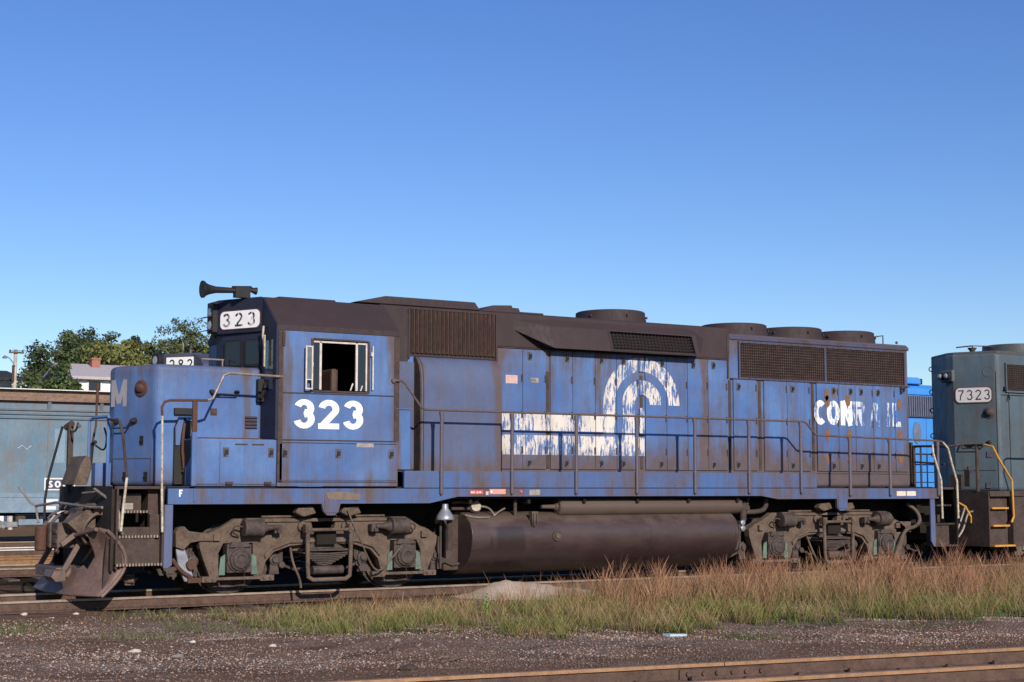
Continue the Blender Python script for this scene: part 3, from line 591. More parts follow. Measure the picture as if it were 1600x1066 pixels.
    for s0, s1 in ((.05, .38), (.44, .80)):
        m = MB(); slab(m, s0, s1, 3.44, 3.86, .001, .014, o2, r=.05); wf = m.build('windshield', M['black'], L)
        m = MB(); slab(m, s0 + .03, s1 - .03, 3.47, 3.83, .015, .018, o2, r=.03); m.build('pane', M['glass'], wf)
    m = MB(); m.box(.424, .430, -1.40, -1.08, 3.05, 3.80); m.build('cab_door_window', M['glass'], L)
    m = MB(); m.tube([(.38, -1.12, 4.02), (.36, -1.14, 3.85), (.38, -1.16, 3.80), (.38, -1.16, 3.42)], .017, 8, 1); m.tube([(.37, -1.20, 3.88), (.37, -1.20, 3.40)], .013)
    m.build('wiper', M['cream'], L)
    m = MB()
    for z in (4.33, 4.12): m.lathe([(0, .10), (.09, .10), (.10, .085)], (.03, 0, z), (-1, 0, 0), 20)
    m.box(-.07, .02, -.13, .13, 3.99, 4.47); hl = m.build('headlight', M['black'], L, .01)
    for z in (4.33, 4.12):
        m = MB(); m.lathe([(0, .075), (.012, .06)], (-.072, 0, z - .01), (-1, 0, 0), 18); m.build('lens', M['lens'], hl)
        m = MB(); m.prism([(-.07, z - .09), (-.20, z - .115), (-.20, z - .105), (-.07, z - .075)], 'y', -.10, .10); m.build('visor', M['black'], hl)
    m = MB(); m.lathe([(0, .135), (.03, .13), (.06, .10), (.12, .075), (.22, .052), (.5, .042), (.66, .055), (.72, .04), (.78, .015)], (-.42, -.60, 4.59), (1, 0, .03), 20)
    m.box(.10, .34, -.66, -.54, 4.50, 4.66); m.tube([(.1, -.5, 4.66), (.4, -.5, 4.68), (.5, -.5, 4.60)], .03); m.lathe([(0, .06), (.1, .03), (.2, .02)], (.46, -.6, 4.62), (-1, 0, .1), 12)
    m.build('air_horn', M['black'], L, smooth=True)
    m = MB(); m.box(.36, .44, -1.60, -1.53, 1.0, 1.01) if False else m.tube([(.44, -1.1, 3.16), (.40, -1.16, 3.05), (.36, -1.1, 2.93)], .03); m.box(.34, .44, -1.05, -.96, 2.88, 3.22); m.build('marker_bracket', M['black'], L)
    m = MB(); m.box(2.47, 2.69, -1.52, -1.2, 1.86, 2.79); m.box(2.44, 2.72, -1.54, -1.2, 2.79, 2.81); m.build('electrical_box', M['cab'], L, .006)
    # --- long hood body and roof
    hy = .915
    m = MB(); m.box(2.49, 14.19, -hy, hy, 1.585, 4.42); m.build('long_hood', M['hood'], L, .07, seg=4)
    for sg in (-1, 1):
        m = MB(); m.prism([(2.49, 3.69), (4.60, 3.69), (4.60, 3.93), (9.60, 3.93), (9.60, 4.50), (2.49, 4.50)], 'y', sg * .93, sg * .85); m.build('roof_side', M['roof'], L, .02)
    m = MB(); m.prism([(-.93, 4.38), (-.90, 4.47), (-.80, 4.53), (.80, 4.53), (.90, 4.47), (.93, 4.38)], 'x', 2.48, 9.6); m.build('hood_roof', M['roof'], L, .01)
    m = MB(); m.prism([(-.945, 4.30), (-.935, 4.36), (-.86, 4.42), (-.6, 4.45), (.6, 4.45), (.86, 4.42), (.935, 4.36), (.945, 4.30)], 'x', 9.60, 14.20); m.build('hood_roof', M['roofblue'], L, .03, seg=3)
    m = MB(); m.prism([(2.02, 4.53), (2.58, 4.66), (4.24, 4.66), (4.34, 4.53)], 'y', -.84, .84); m.prism([(4.36, 4.53), (4.62, 4.64), (4.98, 4.66), (5.0, 4.62), (5.12, 4.62), (5.16, 4.53)], 'y', -.8, .8)
    m.box(5.16, 5.62, -.8, .8, 4.53, 4.56); m.build('roof_hatch', M['roof'], L, .01)
    m = MB(); m.box(2.50, 2.93, -.945, -.931, 1.86, 4.38); m.box(2.93, 2.965, -.96, -.931, 3.66, 4.46); m.box(4.57, 4.60, -.96, -.931, 1.86, 4.46); m.box(2.965, 4.57, -.955, -.931, 4.46, 4.485); m.build('hood_trim', M['roof'], L)
    m = MB(); m.box(2.72, 3.05, -.950, -.946, 1.87, 3.60); m.build('hood_panel', M['duct'], L)
    # air-intake grille with vertical vanes
    m = MB(); m.box(2.965, 4.57, -.936, -.931, 3.74, 4.46); m.build('grille_backing', M['dark'], L)
    m = MB()
    for k in range(20):
        x = 3.0 + k * .079; m.prism([(x, -.938), (x + .02, -.985), (x + .03, -.985), (x + .055, -.938)], 'z', 3.75, 4.455)
    m.build('intake_grille', metal('brown_grille_vanes', (.10, .052, .042), (.05, .028, .025), .7, 9), L)
    m = MB()
    for k in range(20): x = 3.0 + k * .079; m.box(x + .014, x + .024, -.9905, -.986, 3.78 + .02 * (k * 7 % 5), 4.44 - .03 * (k * 5 % 7))
    m.build('grille_edge', M['brown'], L)
    # blower duct, bulging out of the hood side
    pr = [(-.93, 3.69), (-.97, 3.68), (-1.04, 3.63), (-1.11, 3.53), (-1.15, 3.38), (-1.165, 3.2), (-1.165, 1.845), (-.93, 1.845)]
    m = MB(); m.prism(pr, 'x', 3.07, 4.57); m.build('blower_duct', M['duct'], L, smooth=True)
    m = MB(); m.prism([(y - .006, z) for y, z in pr[1:-1]] + [(y + .02, z) for y, z in reversed(pr[1:-1])], 'x', 3.10, 3.115); m.build('duct_weld', M['brown'], L)
    m = MB(); m.prism(pr, 'x', 3.045, 3.068); m.build('duct_end', M['brown'], L)  # end face coloured dark brown to paint in its shade
    # dynamic-brake blister with its side opening
    def blis(mb, x0, x1, top, bot, yo):
        pass
    v = [(4.90, -.925, 4.40), (4.92, -.925, 4.24), (5.55, -.925, 4.44), (5.60, -1.20, 3.93), (8.70, -1.20, 3.93), (8.70, -.925, 4.44), (8.98, -.925, 4.38), (5.60, -.925, 3.96), (8.70, -.925, 3.96), (8.98, -.925, 4.24),
         (5.55, -1.06, 4.31), (8.70, -1.06, 4.31), (4.92, -.925, 4.28), (8.98, -.925, 4.28)]
    m = MB(); m.add(v, [(0, 2, 10, 12), (12, 10, 3, 1), (2, 5, 11, 10), (1, 3, 7), (5, 6, 13, 11), (11, 13, 9, 4), (9, 8, 4), (3, 4, 8, 7)])
    o0 = (6.80, -1.0715, 4.285); a = Vector((0, -1.20 + 1.06, 3.93 - 4.31))
    def BP(x, t, d=0):                                        # point on the blister's slanting outer face
        p = Vector((x, -1.06, 4.31)) + a * t; nrm = Vector((0, -a.z * -1, 0)) ; nrm = Vector((0, a.z, -a.y)).normalized(); return p + nrm * d
    f0, f1, t0, t1 = 6.80, 8.60, .06, .92
    ring = [(5.60, -0.02), (8.70, -0.02), (8.70, 1), (5.60, 1)]; inn = [(f0, t0), (f1, t0), (f1, t1), (f0, t1)]
    m.add([BP(5.55, 0), BP(8.70, 0), BP(8.70, 1), BP(5.60, 1)] + [BP(*q) for q in inn], [(0, 1, 5, 4), (1, 2, 6, 5), (2, 3, 7, 6), (3, 0, 4, 7)])
    bl = m.build('brake_blister', M['roof'], L)
    m = MB(); m.add([BP(*q) for q in inn] + [BP(q[0], q[1], -.10) for q in inn], [(4, 5, 6, 7), (0, 1, 5, 4), (1, 2, 6, 5), (2, 3, 7, 6), (3, 0, 4, 7)]); m.build('blister_opening', M['dark'], bl)
    m = MB()
    for k in range(6):
        t = .14 + .14 * k; m.add([BP(f0, t, -.02), BP(f1, t, -.02), BP(f1, t + .03, -.02), BP(f0, t + .03, -.02)], [(0, 1, 2, 3)])
    for k in range(24):
        x = f0 + .03 + k * .075; m.cyl(BP(x, .01, -.03), BP(x, .97, -.03), .006, n=5)
        m.lathe([(0, .012), (.02, .006)], BP(x, .80, -.01), (0, -1, 0), 6)
    m.build('blister_bars', metal('sooty_bars', (.026, .018, .017), (.015, .011, .010), .5), bl)
    m = MB()
    for (x0, x1, ta, tb) in ((f0 - .03, f1 + .03, t0 - .05, t0), (f0 - .03, f1 + .03, t1, t1 + .05), (f0 - .03, f0, t0, t1), (f1, f1 + .03, t0, t1)):
        q = [(x0, ta), (x1, ta), (x1, tb), (x0, tb)]; m.add([BP(*p, .001) for p in q] + [BP(*p, .012) for p in q], [(4, 5, 6, 7), (0, 1, 5, 4), (1, 2, 6, 5), (2, 3, 7, 6), (3, 0, 4, 7)])
    m.build('opening_frame', M['roof'], bl)
    # doors down the hood
    S0 = [4.61, 5.11, 5.58]; S1 = [5.66, 6.12, 6.59, 7.04, 7.51]; S2 = [7.66, 8.13, 8.60, 9.07, 9.52]; S3 = [9.66, 10.22]; S4 = [10.39, 10.96, 11.53]; S5 = [11.70, 12.26, 12.70, 13.17, 13.76, 14.09]
    GAPS = [5.11, 5.62, 6.12, 6.59, 7.04, 7.51, 7.66, 8.13, 8.60, 9.07, 9.53, 9.65, 10.22, 10.38, 10.96, 11.53, 11.69, 12.26, 12.70, 13.17, 13.76]
    lt = {5.25: 3.80, 6.0: 3.80, 6.71: 3.80, 7.18: 3.80, 8.03: 3.80, 8.73: 3.80, 9.2: 3.81, 9.78: 3.44, 11.09: 3.44, 12.13: 3.44, 12.57: 3.44, 12.85: 3.44, 13.3: 3.44}
    lb = (5.23, 5.98, 6.70, 7.17, 7.99, 9.18, 9.75, 11.07, 12.10, 12.83, 13.28)
    for S_, top in ((S0, 3.905), (S1, 3.905), (S2, 3.905), (S3, 3.565), (S4, 3.565), (S5, 3.565)):
        for x0, x1 in zip(S_, S_[1:]):
            m = MB(); m.box(x0 + .005, x1 - .005, -.944, -.916, 1.89, top); d = m.build('access_door', M['hood'], L, .004)
            for x, z in lt.items():
                if x0 < x < x1: LATCH(d, x, -.944, z)
            for x in lb:
                if x0 < x < x1: LATCH(d, x, -.944, 2.0)
            if (x1 - x0) > .44:
                for z in (2.15, 2.75, 3.36): m = MB(); m.box(x1 - .035, x1 - .012, -.956, -.944, z, z + .12); m.build('hinge', M['brown'], d)
    m = MB()
    for x in (5.62, 7.585, 9.59, 10.305, 11.615): m.box(x - .03, x + .03, -.925, -.9165, 1.9, 3.55)
    m.box(9.53, 9.565, -.945, -.916, 3.58, 4.40); m.box(4.62, 9.52, -.946, -.931, 3.918, 3.93); m.box(9.60, 14.17, -.955, -.916, 3.572, 3.59)
    m.box(11.1, 14.1, -.925, -.916, 1.84, 1.852)
    m.build('hood_post', M['brown'], L)
    # radiator screens
    gx0, gx1 = 9.83, 14.02; zt, zb = 4.25, 3.61
    m = MB(); m.box(gx0, gx1, -.92, -.916, zb, zt); m.build('radiator_backing', M['screenback'], L)
    for xa, xb in ((gx0 + .01, 11.90), (11.96, gx1 - .01)):
        m = MB(); x = xa
        while x < xb: m.box(x, x + .008, -.935, -.927, zb, zt); x += .052
        for k in range(13): z = zb + .02 + k * .05; m.box(xa, xb, -.94, -.9355, z, z + .007)
        m.build('radiator_screen', metal('rusty_wire_screen', (.10, .062, .052), (.05, .032, .03), .8), L)
    m = MB(); y0, y1 = -.958, -.916
    m.box(gx0 - .035, gx1 + .035, y0, y1, zt, zt + .035); m.box(gx0 - .035, gx1 + .035, y0, y1, zb - .03, zb); m.box(gx0 - .035, gx0, y0, y1, zb, zt); m.box(gx1, gx1 + .035, y0, y1, zb, zt); m.box(11.905, 11.955, y0, y1, zb, zt)
    for k in range(28): m.box(gx0 + .15 * k + .05, gx0 + .15 * k + .065, -.966, y0, zt + .003, zt + .03); m.box(gx0 + .15 * k + .05, gx0 + .15 * k + .065, -.966, y0, zb - .027, zb - .003)
    m.build('screen_frame', M['roofblue'], L)
    # fans
    for x, zz in ((7.57, 4.51), (10.46, 4.43), (11.87, 4.43), (13.28, 4.43)):
        m = MB(); m.lathe([(0, .66), (.11, .655), (.115, .64), (.24, .635), (.255, .61), (.235, .56), (.225, .12), (.26, .1), (.27, .02)], (x, 0, zz), (0, 0, 1), 44)
        for k in range(6):
            a_ = k * math.pi / 3 + .4; m.box(x + .66 * math.cos(a_) - .015, x + .66 * math.cos(a_) + .015, .66 * math.sin(a_) - .015, .66 * math.sin(a_) + .015, zz + .13, zz + .17)
        m.build('cooling_fan', M['roof'], L, smooth=True)
    m = MB(); m.tube([(13.85, -.3, 4.62), (14.12, -.3, 4.66), (14.12, -.3, 4.42)], .014); m.lathe([(0, .03), (.015, .03)], (14.0, -.8, 4.47), (0, 1, 0), 12); m.build('roof_rail', M['brown'], L)
    for zz in (4.1, 3.6, 3.0, 2.45): m = MB(); m.tube([(14.17, -.8, zz), (14.24, -.8, zz - .03), (14.24, -.8, zz - .09), (14.17, -.8, zz - .12)], .01, 6, 1); m.build('step_rung', M['brown'], L)
    m = MB(); m.box(13.90, 13.95, -.965, -.945, 3.43, 3.58); m.tube([(13.98, -.95, 3.53), (14.0, -.99, 3.55), (13.98, -.99, 3.48)], .015); m.build('latch', M['black'], L)
    # rear centre plate: the draft pocket, steps, end sheet
    # --- front steps, pilot
    m = MB()
    m.box(-1.99, -1.95, -1.50, 1.02, .42, 1.60)
    m.build('pilot_plate', M['pilotshade'], L)
    for sg in (-1, 1):
        m = MB(); m.prism([(-1.245, 1.335), (-1.12, 1.335), (-1.12, .48), (-1.19, .44), (-1.245, .44)], 'y', sg * 1.555, sg * 1.52); m.build('step_side', M['cab'], L, .004)
        m = MB(); m.box(-1.90, -1.36, sg * 1.48, sg * 1.30, .50, .87); m.box(-1.90, -1.38, sg * 1.42, sg * 1.15, .90, 1.02); m.box(-1.90, -1.50, sg * 1.28, sg * 1.0, 1.24, 1.50)
        m.box(-1.93, -1.90, sg * 1.54, sg * .9, .44, 1.60); m.box(-1.27, -1.245, sg * 1.54, sg * .9, .46, 1.6); m.box(-1.42, -1.245, sg * 1.34, sg * 1.0, 1.0, 1.57); m.box(-1.42, -1.27, sg * 1.44, sg * 1.2, .50, 1.2)
        m.build('stairwell', M['brown'], L, .006)
        for z, yy, xx in ((.485, 1.56, -1.245), (.875, 1.50, -1.29), (1.225, 1.42, -1.42)):
            m = MB(); m.box(-1.93, xx, sg * yy, sg * (yy - .24), z, z + .022)
            m.cur = 1
            for k in range(int((xx + 1.93) / .045)): m.box(-1.92 + .045 * k, -1.90 + .045 * k, sg * (yy + .006), sg * (yy - .01), z - .004, z + .034)
            m.build('step_tread', [M['brown'], M['steptread']], L)
    m = MB(); m.box(-1.62, -1.48, -1.0, -.9, .18, .34); m.cyl((-1.62, -.98, .26), (-1.50, -1.05, .26), .05); m.cyl((-1.7, -1.0, .27), (-1.44, -1.0, .27), .02); m.build('brake_cock', M['truck'], L, .01)
    m = MB(); m.cyl((-1.9, -.55, 1.1), (-1.24, -.55, 1.1), .1); m.box(-1.94, -1.24, -.8, .8, .55, 1.5); m.build('draft_housing', M['dark'], L)
    box_part('data_plate', M['plate'], L, -1.80, -1.62, -1.293, -1.281, 1.27, 1.36)
    # --- snow plow: curved moldboard swept back from the centre
    NS, NTT = 30, 14; v = []; f = []
    for i in range(NS + 1):
        s_ = -1 + 2 * i / NS; a_ = abs(s_)
        zt_ = .43 + .03 * math.sin(i * 2.3) + (.98 - .43) * min(1, max(0, (a_ - .70) / .10)); xb = -2.52 + .13 * a_ + .29 * max(0, (a_ - .6) / .4) ** 1.3
        for j in range(NTT + 1):
            tt = j / NTT; z = .07 + (zt_ - .07) * tt; h = (z - .07) / .91
            v.append((xb + .34 * math.sin(math.pi * min(1, h * .93)) * (.55 + .45 * a_) - .02 * h, s_ * 1.5, z + .05 * math.sin(a_ * 3) * h))
    for i in range(NS):
        for j in range(NTT): k = i * (NTT + 1) + j; f.append((k, k + NTT + 1, k + NTT + 2, k + 1))
    m = MB(); m.add(v, f); pl = m.build('snow_plow', M['plow'], L, smooth=True)
    so_ = pl.modifiers.new('thick', 'SOLIDIFY'); so_.thickness = .03; so_.offset = 0
    e = [v[(NTT + 1) * 0 + j] for j in range(NTT + 1)]
    m = MB(); m.tube(e, .028, 8); m.build('plow_edge', M['plow'], pl)
    # end gusset, top bar, centre bracket, braces
    m = MB(); m.add([(e[0][0] + .02, -1.44, .10), (-1.97, -1.40, .10), (-1.97, -1.40, 1.0), (e[-1][0] + .02, -1.44, .98)], [(0, 1, 2, 3)]); m.build('plow_gusset', M['brown'], pl)
    m = MB()
    m.prism([(-2.25, 1.0), (-2.23, .93), (-2.48, .74), (-2.52, .80)], 'y', -.86, -.80)
    m.tube([(-2.18, -1.46, 1.0), (-2.32, -.8, .90), (-2.5, .1, .74), (-2.4, .9, .84), (-2.2, 1.4, .98)], .032, 8)
    m.box(-2.50, -2.28, -.60, .60, .30, .44); m.prism([(-2.1, .9), (-2.38, .40), (-2.46, .40), (-2.16, .95)], 'y', -.72, -.66); m.prism([(-2.1, .9), (-2.38, .40), (-2.46, .40), (-2.16, .95)], 'y', .66, .72)
    m.prism([(-2.66, .33), (-2.62, .42), (-2.46, .42), (-2.46, .27), (-2.6, .26)], 'y', -.98, -.50)
    m.build('plow_bracket', M['plow'], pl, .008)
    # --- coupler
    m = MB(); m.box(-2.34, -1.95, -.14, .14, .78, 1.02); m.box(-2.46, -2.28, -.26, .20, .72, 1.06)
    m.box(-2.52, -2.44, -.26, -.10, .70, 1.08)
    cp = m.build('coupler', M['truck'], L, .03)
    m = MB(); m.lathe([(0, .075), (.02, .09), (.34, .09), (.36, .07)], (-2.56, .06, .66), (0, 0, 1), 14); m.box(-2.56, -2.42, .0, .14, .68, 1.0); m.build('knuckle', M['rust'], cp, .01, True)
    m = MB(); m.box(-2.50, -2.20, -.62, -.30, .72, 1.08)
    for z in (.78, .92): m.box(-2.51, -2.49, -.58, -.38, z, z + .06)
    m.prism([(-2.45, 1.08), (-2.2, 1.25), (-2.05, 1.20), (-2.05, .9), (-2.2, .85)], 'y', -.95, -.60); m.prism([(-2.3, 1.1), (-2.12, 1.34), (-2.0, 1.34), (-2.0, 1.0)], 'y', -.58, -.2)
    m.build('coupler_carrier', M['truck'], L, .02)
    # uncoupling rod, hoses and fittings across the pilot
    m = MB(); m.tube([(-2.66, 1.1, 1.60), (-2.50, 1.05, 1.36), (-2.42, 1.0, 1.30), (-2.40, .9, 1.05)], .018)
    m.tube([(-2.42, 1.0, 1.30), (-2.30, .3, 1.36), (-2.2, -.3, 1.33), (-2.12, -.9, 1.30), (-2.05, -1.25, 1.30)], .020)
    m.tube([(-2.08, -.95, 1.56), (-1.95, -1.30, 1.40), (-1.88, -1.50, 1.26), (-1.88, -1.52, 1.10), (-1.88, -1.52, .98), (-1.82, -1.50, .93)], .020, 8, 1)
    m.tube([(-2.1, -.4, 1.5), (-2.02, -.9, 1.52), (-2.08, -.95, 1.56)], .016)
    m.build('uncoupling_rod', M['steel'], L)
    for y, x, c_ in ((-1.05, -2.10, 'black'), (-.85, -2.14, 'black'), (-.30, -2.20, 'black'), (.35, -2.2, 'black'), (.6, -2.18, 'silver'), (.85, -2.14, 'black'), (1.05, -2.12, 'black')):
        m = MB(); m.tube([(-1.95, y, 1.20), (x, y, 1.22), (x - .16, y + .02, 1.02), (x - .14, y + .06, .84), (x - .03, y + .10, .78)], .024, 8, 2)
        m.lathe([(0, .035), (.05, .04), (.07, .02)], (x - .03, y + .10, .78), (1, 0, .3), 10); m.build('air_hose', M['truck'] if c_ == 'black' else M['silver'], L)
    for y in (-.72, -.62, -.45, .2, .5):
        m = MB(); m.cyl((-1.96, y, 1.33), (-2.05, y, 1.33), .03, n=10); m.tube([(-2.05, y, 1.33), (-2.16, y, 1.33), (-2.2, y, 1.26)], .014); m.build('cock', M['truck2'], L)
    m = MB(); m.prism([(-2.05, 1.02), (-2.22, 1.2), (-2.18, 1.32), (-1.98, 1.34), (-1.98, 1.02)], 'y', -.55, -.05); m.build('buffer_casting', M['truck2'], L, .02)
    # --- front platform rails and the folded drop step
    def post(p, q, r=.022, mat='steel', nm='handrail_post'):
        m = MB(); m.tube([p, q], r, 8); return m.build(nm, M[mat], L)
    m = MB(); m.prism([(-2.22, 1.62), (-2.02, 1.62), (-1.96, 1.86), (-1.98, 2.02), (-2.04, 2.05), (-2.12, 1.92)], 'y', -.35, .38); m.build('drop_step', M['truck'], L, .012)
    m = MB(); m.box(-1.98, -1.80, -.60, -.40, 1.60, 1.94); m.box(-1.84, -1.80, -.78, -.60, 1.60, 1.94); m.build('receptacle_box', M['cab'], L, .01)
    m = MB(); m.box(-2.03, -1.99, .72, .80, 1.5, 2.55); m.box(-1.97, -1.93, .80, .86, 1.5, 2.55); m.tube([(-2.02, .9, 2.5), (-1.97, .75, 2.56)], .05, 8); m.build('handrail_post', M['brown'], L)
    m = MB(); m.tube([(-2.05, 1.0, 2.52), (-2.20, 1.15, 1.75), (-2.24, 1.18, 1.40), (-2.24, 1.18, .98)], .020); m.build('handrail', M['black'], L)
    m = MB(); m.tube([(-2.0, -.32, 1.95), (-2.0, -.32, 2.56), (-1.97, -.40, 2.60), (-1.90, -.85, 2.60), (-1.90, -.95, 2.60), (-1.90, -.95, 1.45)], .024, 8); m.build('handrail', M['cab'], L)
    m = MB(); m.tube([(-1.99, .78, 2.50), (-2.0, .62, 2.42), (-2.0, .4, 2.44), (-2.0, .30, 2.56)], .016, 6, 1); m.lathe([(0, .03), (.06, .03)], (-2.0, .28, 2.50), (0, -1, 0), 8); m.build('safety_chain', M['truck'], L)
    m = MB(); m.tube([(-1.82, -.05, 3.13), (-1.83, -.05, 2.5), (-1.92, 0, 1.93)], .017, 8); m.cyl((-1.82, -.05, 3.13), (-1.82, -.05, 2.85), .022); m.build('brake_staff', M['rust'], L)
    m = MB(); m.tube([(-1.9, -.3, 2.2), (-1.82, -.5, 2.1), (-1.80, -.55, 2.3), (-1.86, -.6, 2.45)], .014, 6, 2); m.tube([(-1.9, -.3, 2.25), (-1.92, -.2, 2.22), (-1.93, -.15, 1.9)], .03, 6); m.build('jumper_cable', M['black'], L)
    m = MB(); m.tube([(-1.93, -1.0, 2.56), (-1.90, -1.48, 2.52), (-1.87, -1.56, 2.30), (-1.80, -1.56, 1.72)], .020, 8); m.build('handrail', M['brown'], L)
    m = MB(); m.tube([(-1.80, -1.56, 1.72), (-1.84, -1.57, 1.35), (-1.87, -1.57, .97)], .019, 8); m.build('handrail', M['cream'], L)
    m = MB(); m.tube([(-1.30, -1.58, 1.60), (-1.28, -1.58, .95)], .018, 8); m.tube([(-1.31, -1.56, 2.60), (-1.30, -1.58, 1.60)], .016, 8); m.build('handrail', M['cream'], L)
    m = MB(); m.tube([(-1.31, -1.56, 2.60), (-1.32, -1.56, 2.72), (-1.28, -1.56, 2.80), (-1.20, -1.56, 2.825), (-.64, -1.56, 2.84)], .020, 8); m.build('handrail', M['rust'], L)
    m = MB(); m.tube([(-.64, -1.56, 2.84), (-.56, -1.56, 2.87), (-.40, -1.56, 3.21), (-.32, -1.56, 3.25), (.46, -1.56, 3.23), (.53, -1.53, 3.23)], .020, 8); m.build('handrail', M['steel'], L)
    m = MB(); m.box(-.865, -.79, -1.575, -1.53, 2.38, 2.83); m.build('handrail_post', M['rust'], L, .01)
    m = MB(); m.box(-.865, -.79, -1.575, -1.512, 1.60, 2.375); m.build('handrail_post', M['cab'], L, .01)
    # --- side walkway rails
    m = MB(); m.tube([(2.38, -1.54, 3.24), (2.50, -1.58, 3.24), (2.56, -1.58, 3.20), (2.84, -1.58, 2.84), (2.92, -1.58, 2.80), (10.76, -1.58, 2.79), (10.84, -1.58, 2.77), (11.06, -1.58, 2.56), (11.14, -1.58, 2.54), (14.26, -1.58, 2.49), (14.38, -1.58, 2.47)], .019, 8)
    m.lathe([(0, .035), (.03, .035)], (2.38, -1.525, 3.24), (0, -1, 0), 10); m.build('handrail', M['brownrail'], L)
    for x, zt_ in ((3.21, 2.79), (4.51, 2.79), (5.76, 2.79), (7.0, 2.79), (8.25, 2.79), (9.47, 2.79), (10.70, 2.79), (11.91, 2.53), (12.94, 2.51), (14.23, 2.49)):
        zb = 1.49 if x < 11 else 1.44
        m = MB(); m.tube([(x, -1.585, zb), (x, -1.585, zt_ - .30), (x, -1.59, zt_ - .12), (x, -1.58, zt_ - .02)], [.030, .030, .030, .042], 10); m.lathe([(-.03, .01), (0, .03), (.02, .026)], (x, -1.585, zb), (0, 0, 1), 10)
        m.build('handrail_post', M['post'], L)
    m = MB(); m.tube([(2.38, 1.54, 3.24), (2.56, 1.58, 3.20), (2.92, 1.58, 2.80), (10.76, 1.58, 2.79), (11.14, 1.58, 2.54), (14.26, 1.58, 2.49)], .019, 8)
    for x in (3.21, 4.51, 5.76, 7.0, 8.25, 9.47, 10.70, 11.91, 12.94, 14.23): m.tube([(x, 1.58, 1.49), (x, 1.58, 2.52 if x > 11 else 2.79)], .024)
    m.build('handrail', M['brownrail'], L)
    # --- rear steps and pilot
    m = MB(); m.box(14.80, 14.84, -1.5, 1.5, .42, 1.56); m.box(14.2, 14.80, -.8, .8, .55, 1.5); m.build('pilot_plate', M['dark'], L)
    for sg in (-1, 1):
        m = MB(); m.prism([(14.03, 1.36), (14.15, 1.36), (14.15, .44), (14.10, .44), (14.03, .55)], 'y', sg * 1.555, sg * 1.52); m.build('step_side', M['cab'], L, .004)
        m = MB(); m.box(14.16, 14.60, sg * 1.48, sg * 1.3, .46, .84); m.box(14.16, 14.42, sg * 1.42, sg * 1.2, .9, 1.05); m.box(14.16, 14.3, sg * 1.4, sg * 1.2, 1.25, 1.5); m.build('stairwell', M['brown'], L, .006)
        for z, yy in ((.44, 1.56), (.86, 1.50), (1.22, 1.42)):
            m = MB(); m.box(14.15, 14.78 - (z - .44) * .25, sg * yy, sg * (yy - .24), z, z + .022)
            for k in range(13): m.box(14.17 + .045 * k, 14.195 + .045 * k, sg * (yy + .006), sg * (yy - .01), z - .004, z + .03)
            m.build('step_tread', M['brown'], L)
    m = MB(); m.tube([(14.38, -1.58, 2.47), (14.53, -1.58, 2.34), (14.62, -1.58, 2.05), (14.75, -1.58, 1.70), (14.76, -1.58, .98)], .021, 8); m.build('handrail', M['cream'], L)
    m = MB(); m.tube([(14.08, -1.60, 2.42), (14.09, -1.60, 2.25), (14.29, -1.60, 1.72), (14.30, -1.60, .98)], .021, 8); m.build('handrail', M['cream'], L)
    m = MB(); m.tube([(14.82, -1.3, 2.4), (14.82, -.4, 2.42), (14.82, -.4, 1.58)], .03); m.tube([(14.82, -.4, 2.1), (14.82, -1.2, 2.05)], .018)
    m.box(14.78, 14.83, -.36, -.22, 1.58, 2.5); m.build('end_rail', M['brown'], L)
    m = MB(); m.tube([(14.82, .4, 1.58), (14.82, .4, 2.42), (14.82, 1.3, 2.4)], .03); m.build('end_rail', M['brown'], L)
    m = MB(); m.tube([(13.75, -1.2, 1.26), (13.95, -1.25, 1.15), (14.02, -1.3, .95), (13.88, -1.3, .82), (13.6, -1.3, .78), (13.42, -1.3, .5), (13.3, -1.3, .25)], .035, 8, 2); m.box(13.45, 13.85, -1.2, -1.1, .72, .92); m.build('sand_pipe', M['truck'], L)
    m = MB(); m.box(14.84, 15.30, -.14, .14, .76, 1.0); m.box(15.2, 15.42, -.2, .2, .72, 1.04); m.build('coupler', M['truck'], L, .03)
    for y in (-1.0, -.7, .7, 1.0):
        m = MB(); m.tube([(14.84, y, 1.25), (14.98, y, 1.24), (15.12, y, .95), (15.3, y, .62), (15.48, y, .95), (15.6, y, 1.2)], .022, 8, 2); m.build('air_hose', M['steel'] if y < 0 else M['black'], L)
    # --- lettering and markings on the long hood
    def cut(mb, gaps, name, mat, label):
        o = mb.build(name, mat, L, label=label); bm = bmesh.new(); bm.from_mesh(o.data)
        for g in gaps:
            for dx in (-.007, .007):
                bmesh.ops.bisect_plane(bm, geom=bm.verts[:] + bm.edges[:] + bm.faces[:], plane_co=(g + dx, 0, 0), plane_no=(1, 0, 0))
        bmesh.ops.delete(bm, geom=[f_ for f_ in bm.faces if any(abs(f_.calc_center_median().x - g) < .0069 for g in gaps)], context='FACES')
        bm.to_mesh(o.data); bm.free(); return o
    gaps = [5.11, 6.12, 6.59, 7.04, 8.13, 8.60, 9.07, 5.59, 5.65, 7.52, 7.65]
    y = -.9465
    def rect(mb, x0, x1, z0, z1, l=0): mb.add([(x0, y - l, z0), (x1, y - l, z0), (x1, y - l, z1), (x0, y - l, z1)], [(0, 1, 2, 3)])
    def band(mb, c, r0, r1, a0, a1, n=28):
        v = []
        for i in range(n + 1):
            a = R(a0 + (a1 - a0) * i / n)
            for r in (r0, r1): v.append((c[0] + r * math.cos(a), y, c[1] + r * math.sin(a)))
        mb.add(v, [(2 * i, 2 * i + 1, 2 * i + 3, 2 * i + 2) for i in range(n)])
    m = MB(); c = (7.585, 3.04); rect(m, 4.66, 6.755, 2.54, 2.82); rect(m, 6.755, 7.0, 2.5, 3.04); band(m, c, .585, .83, 0, 180); band(m, c, .17, .43, 0, 180)
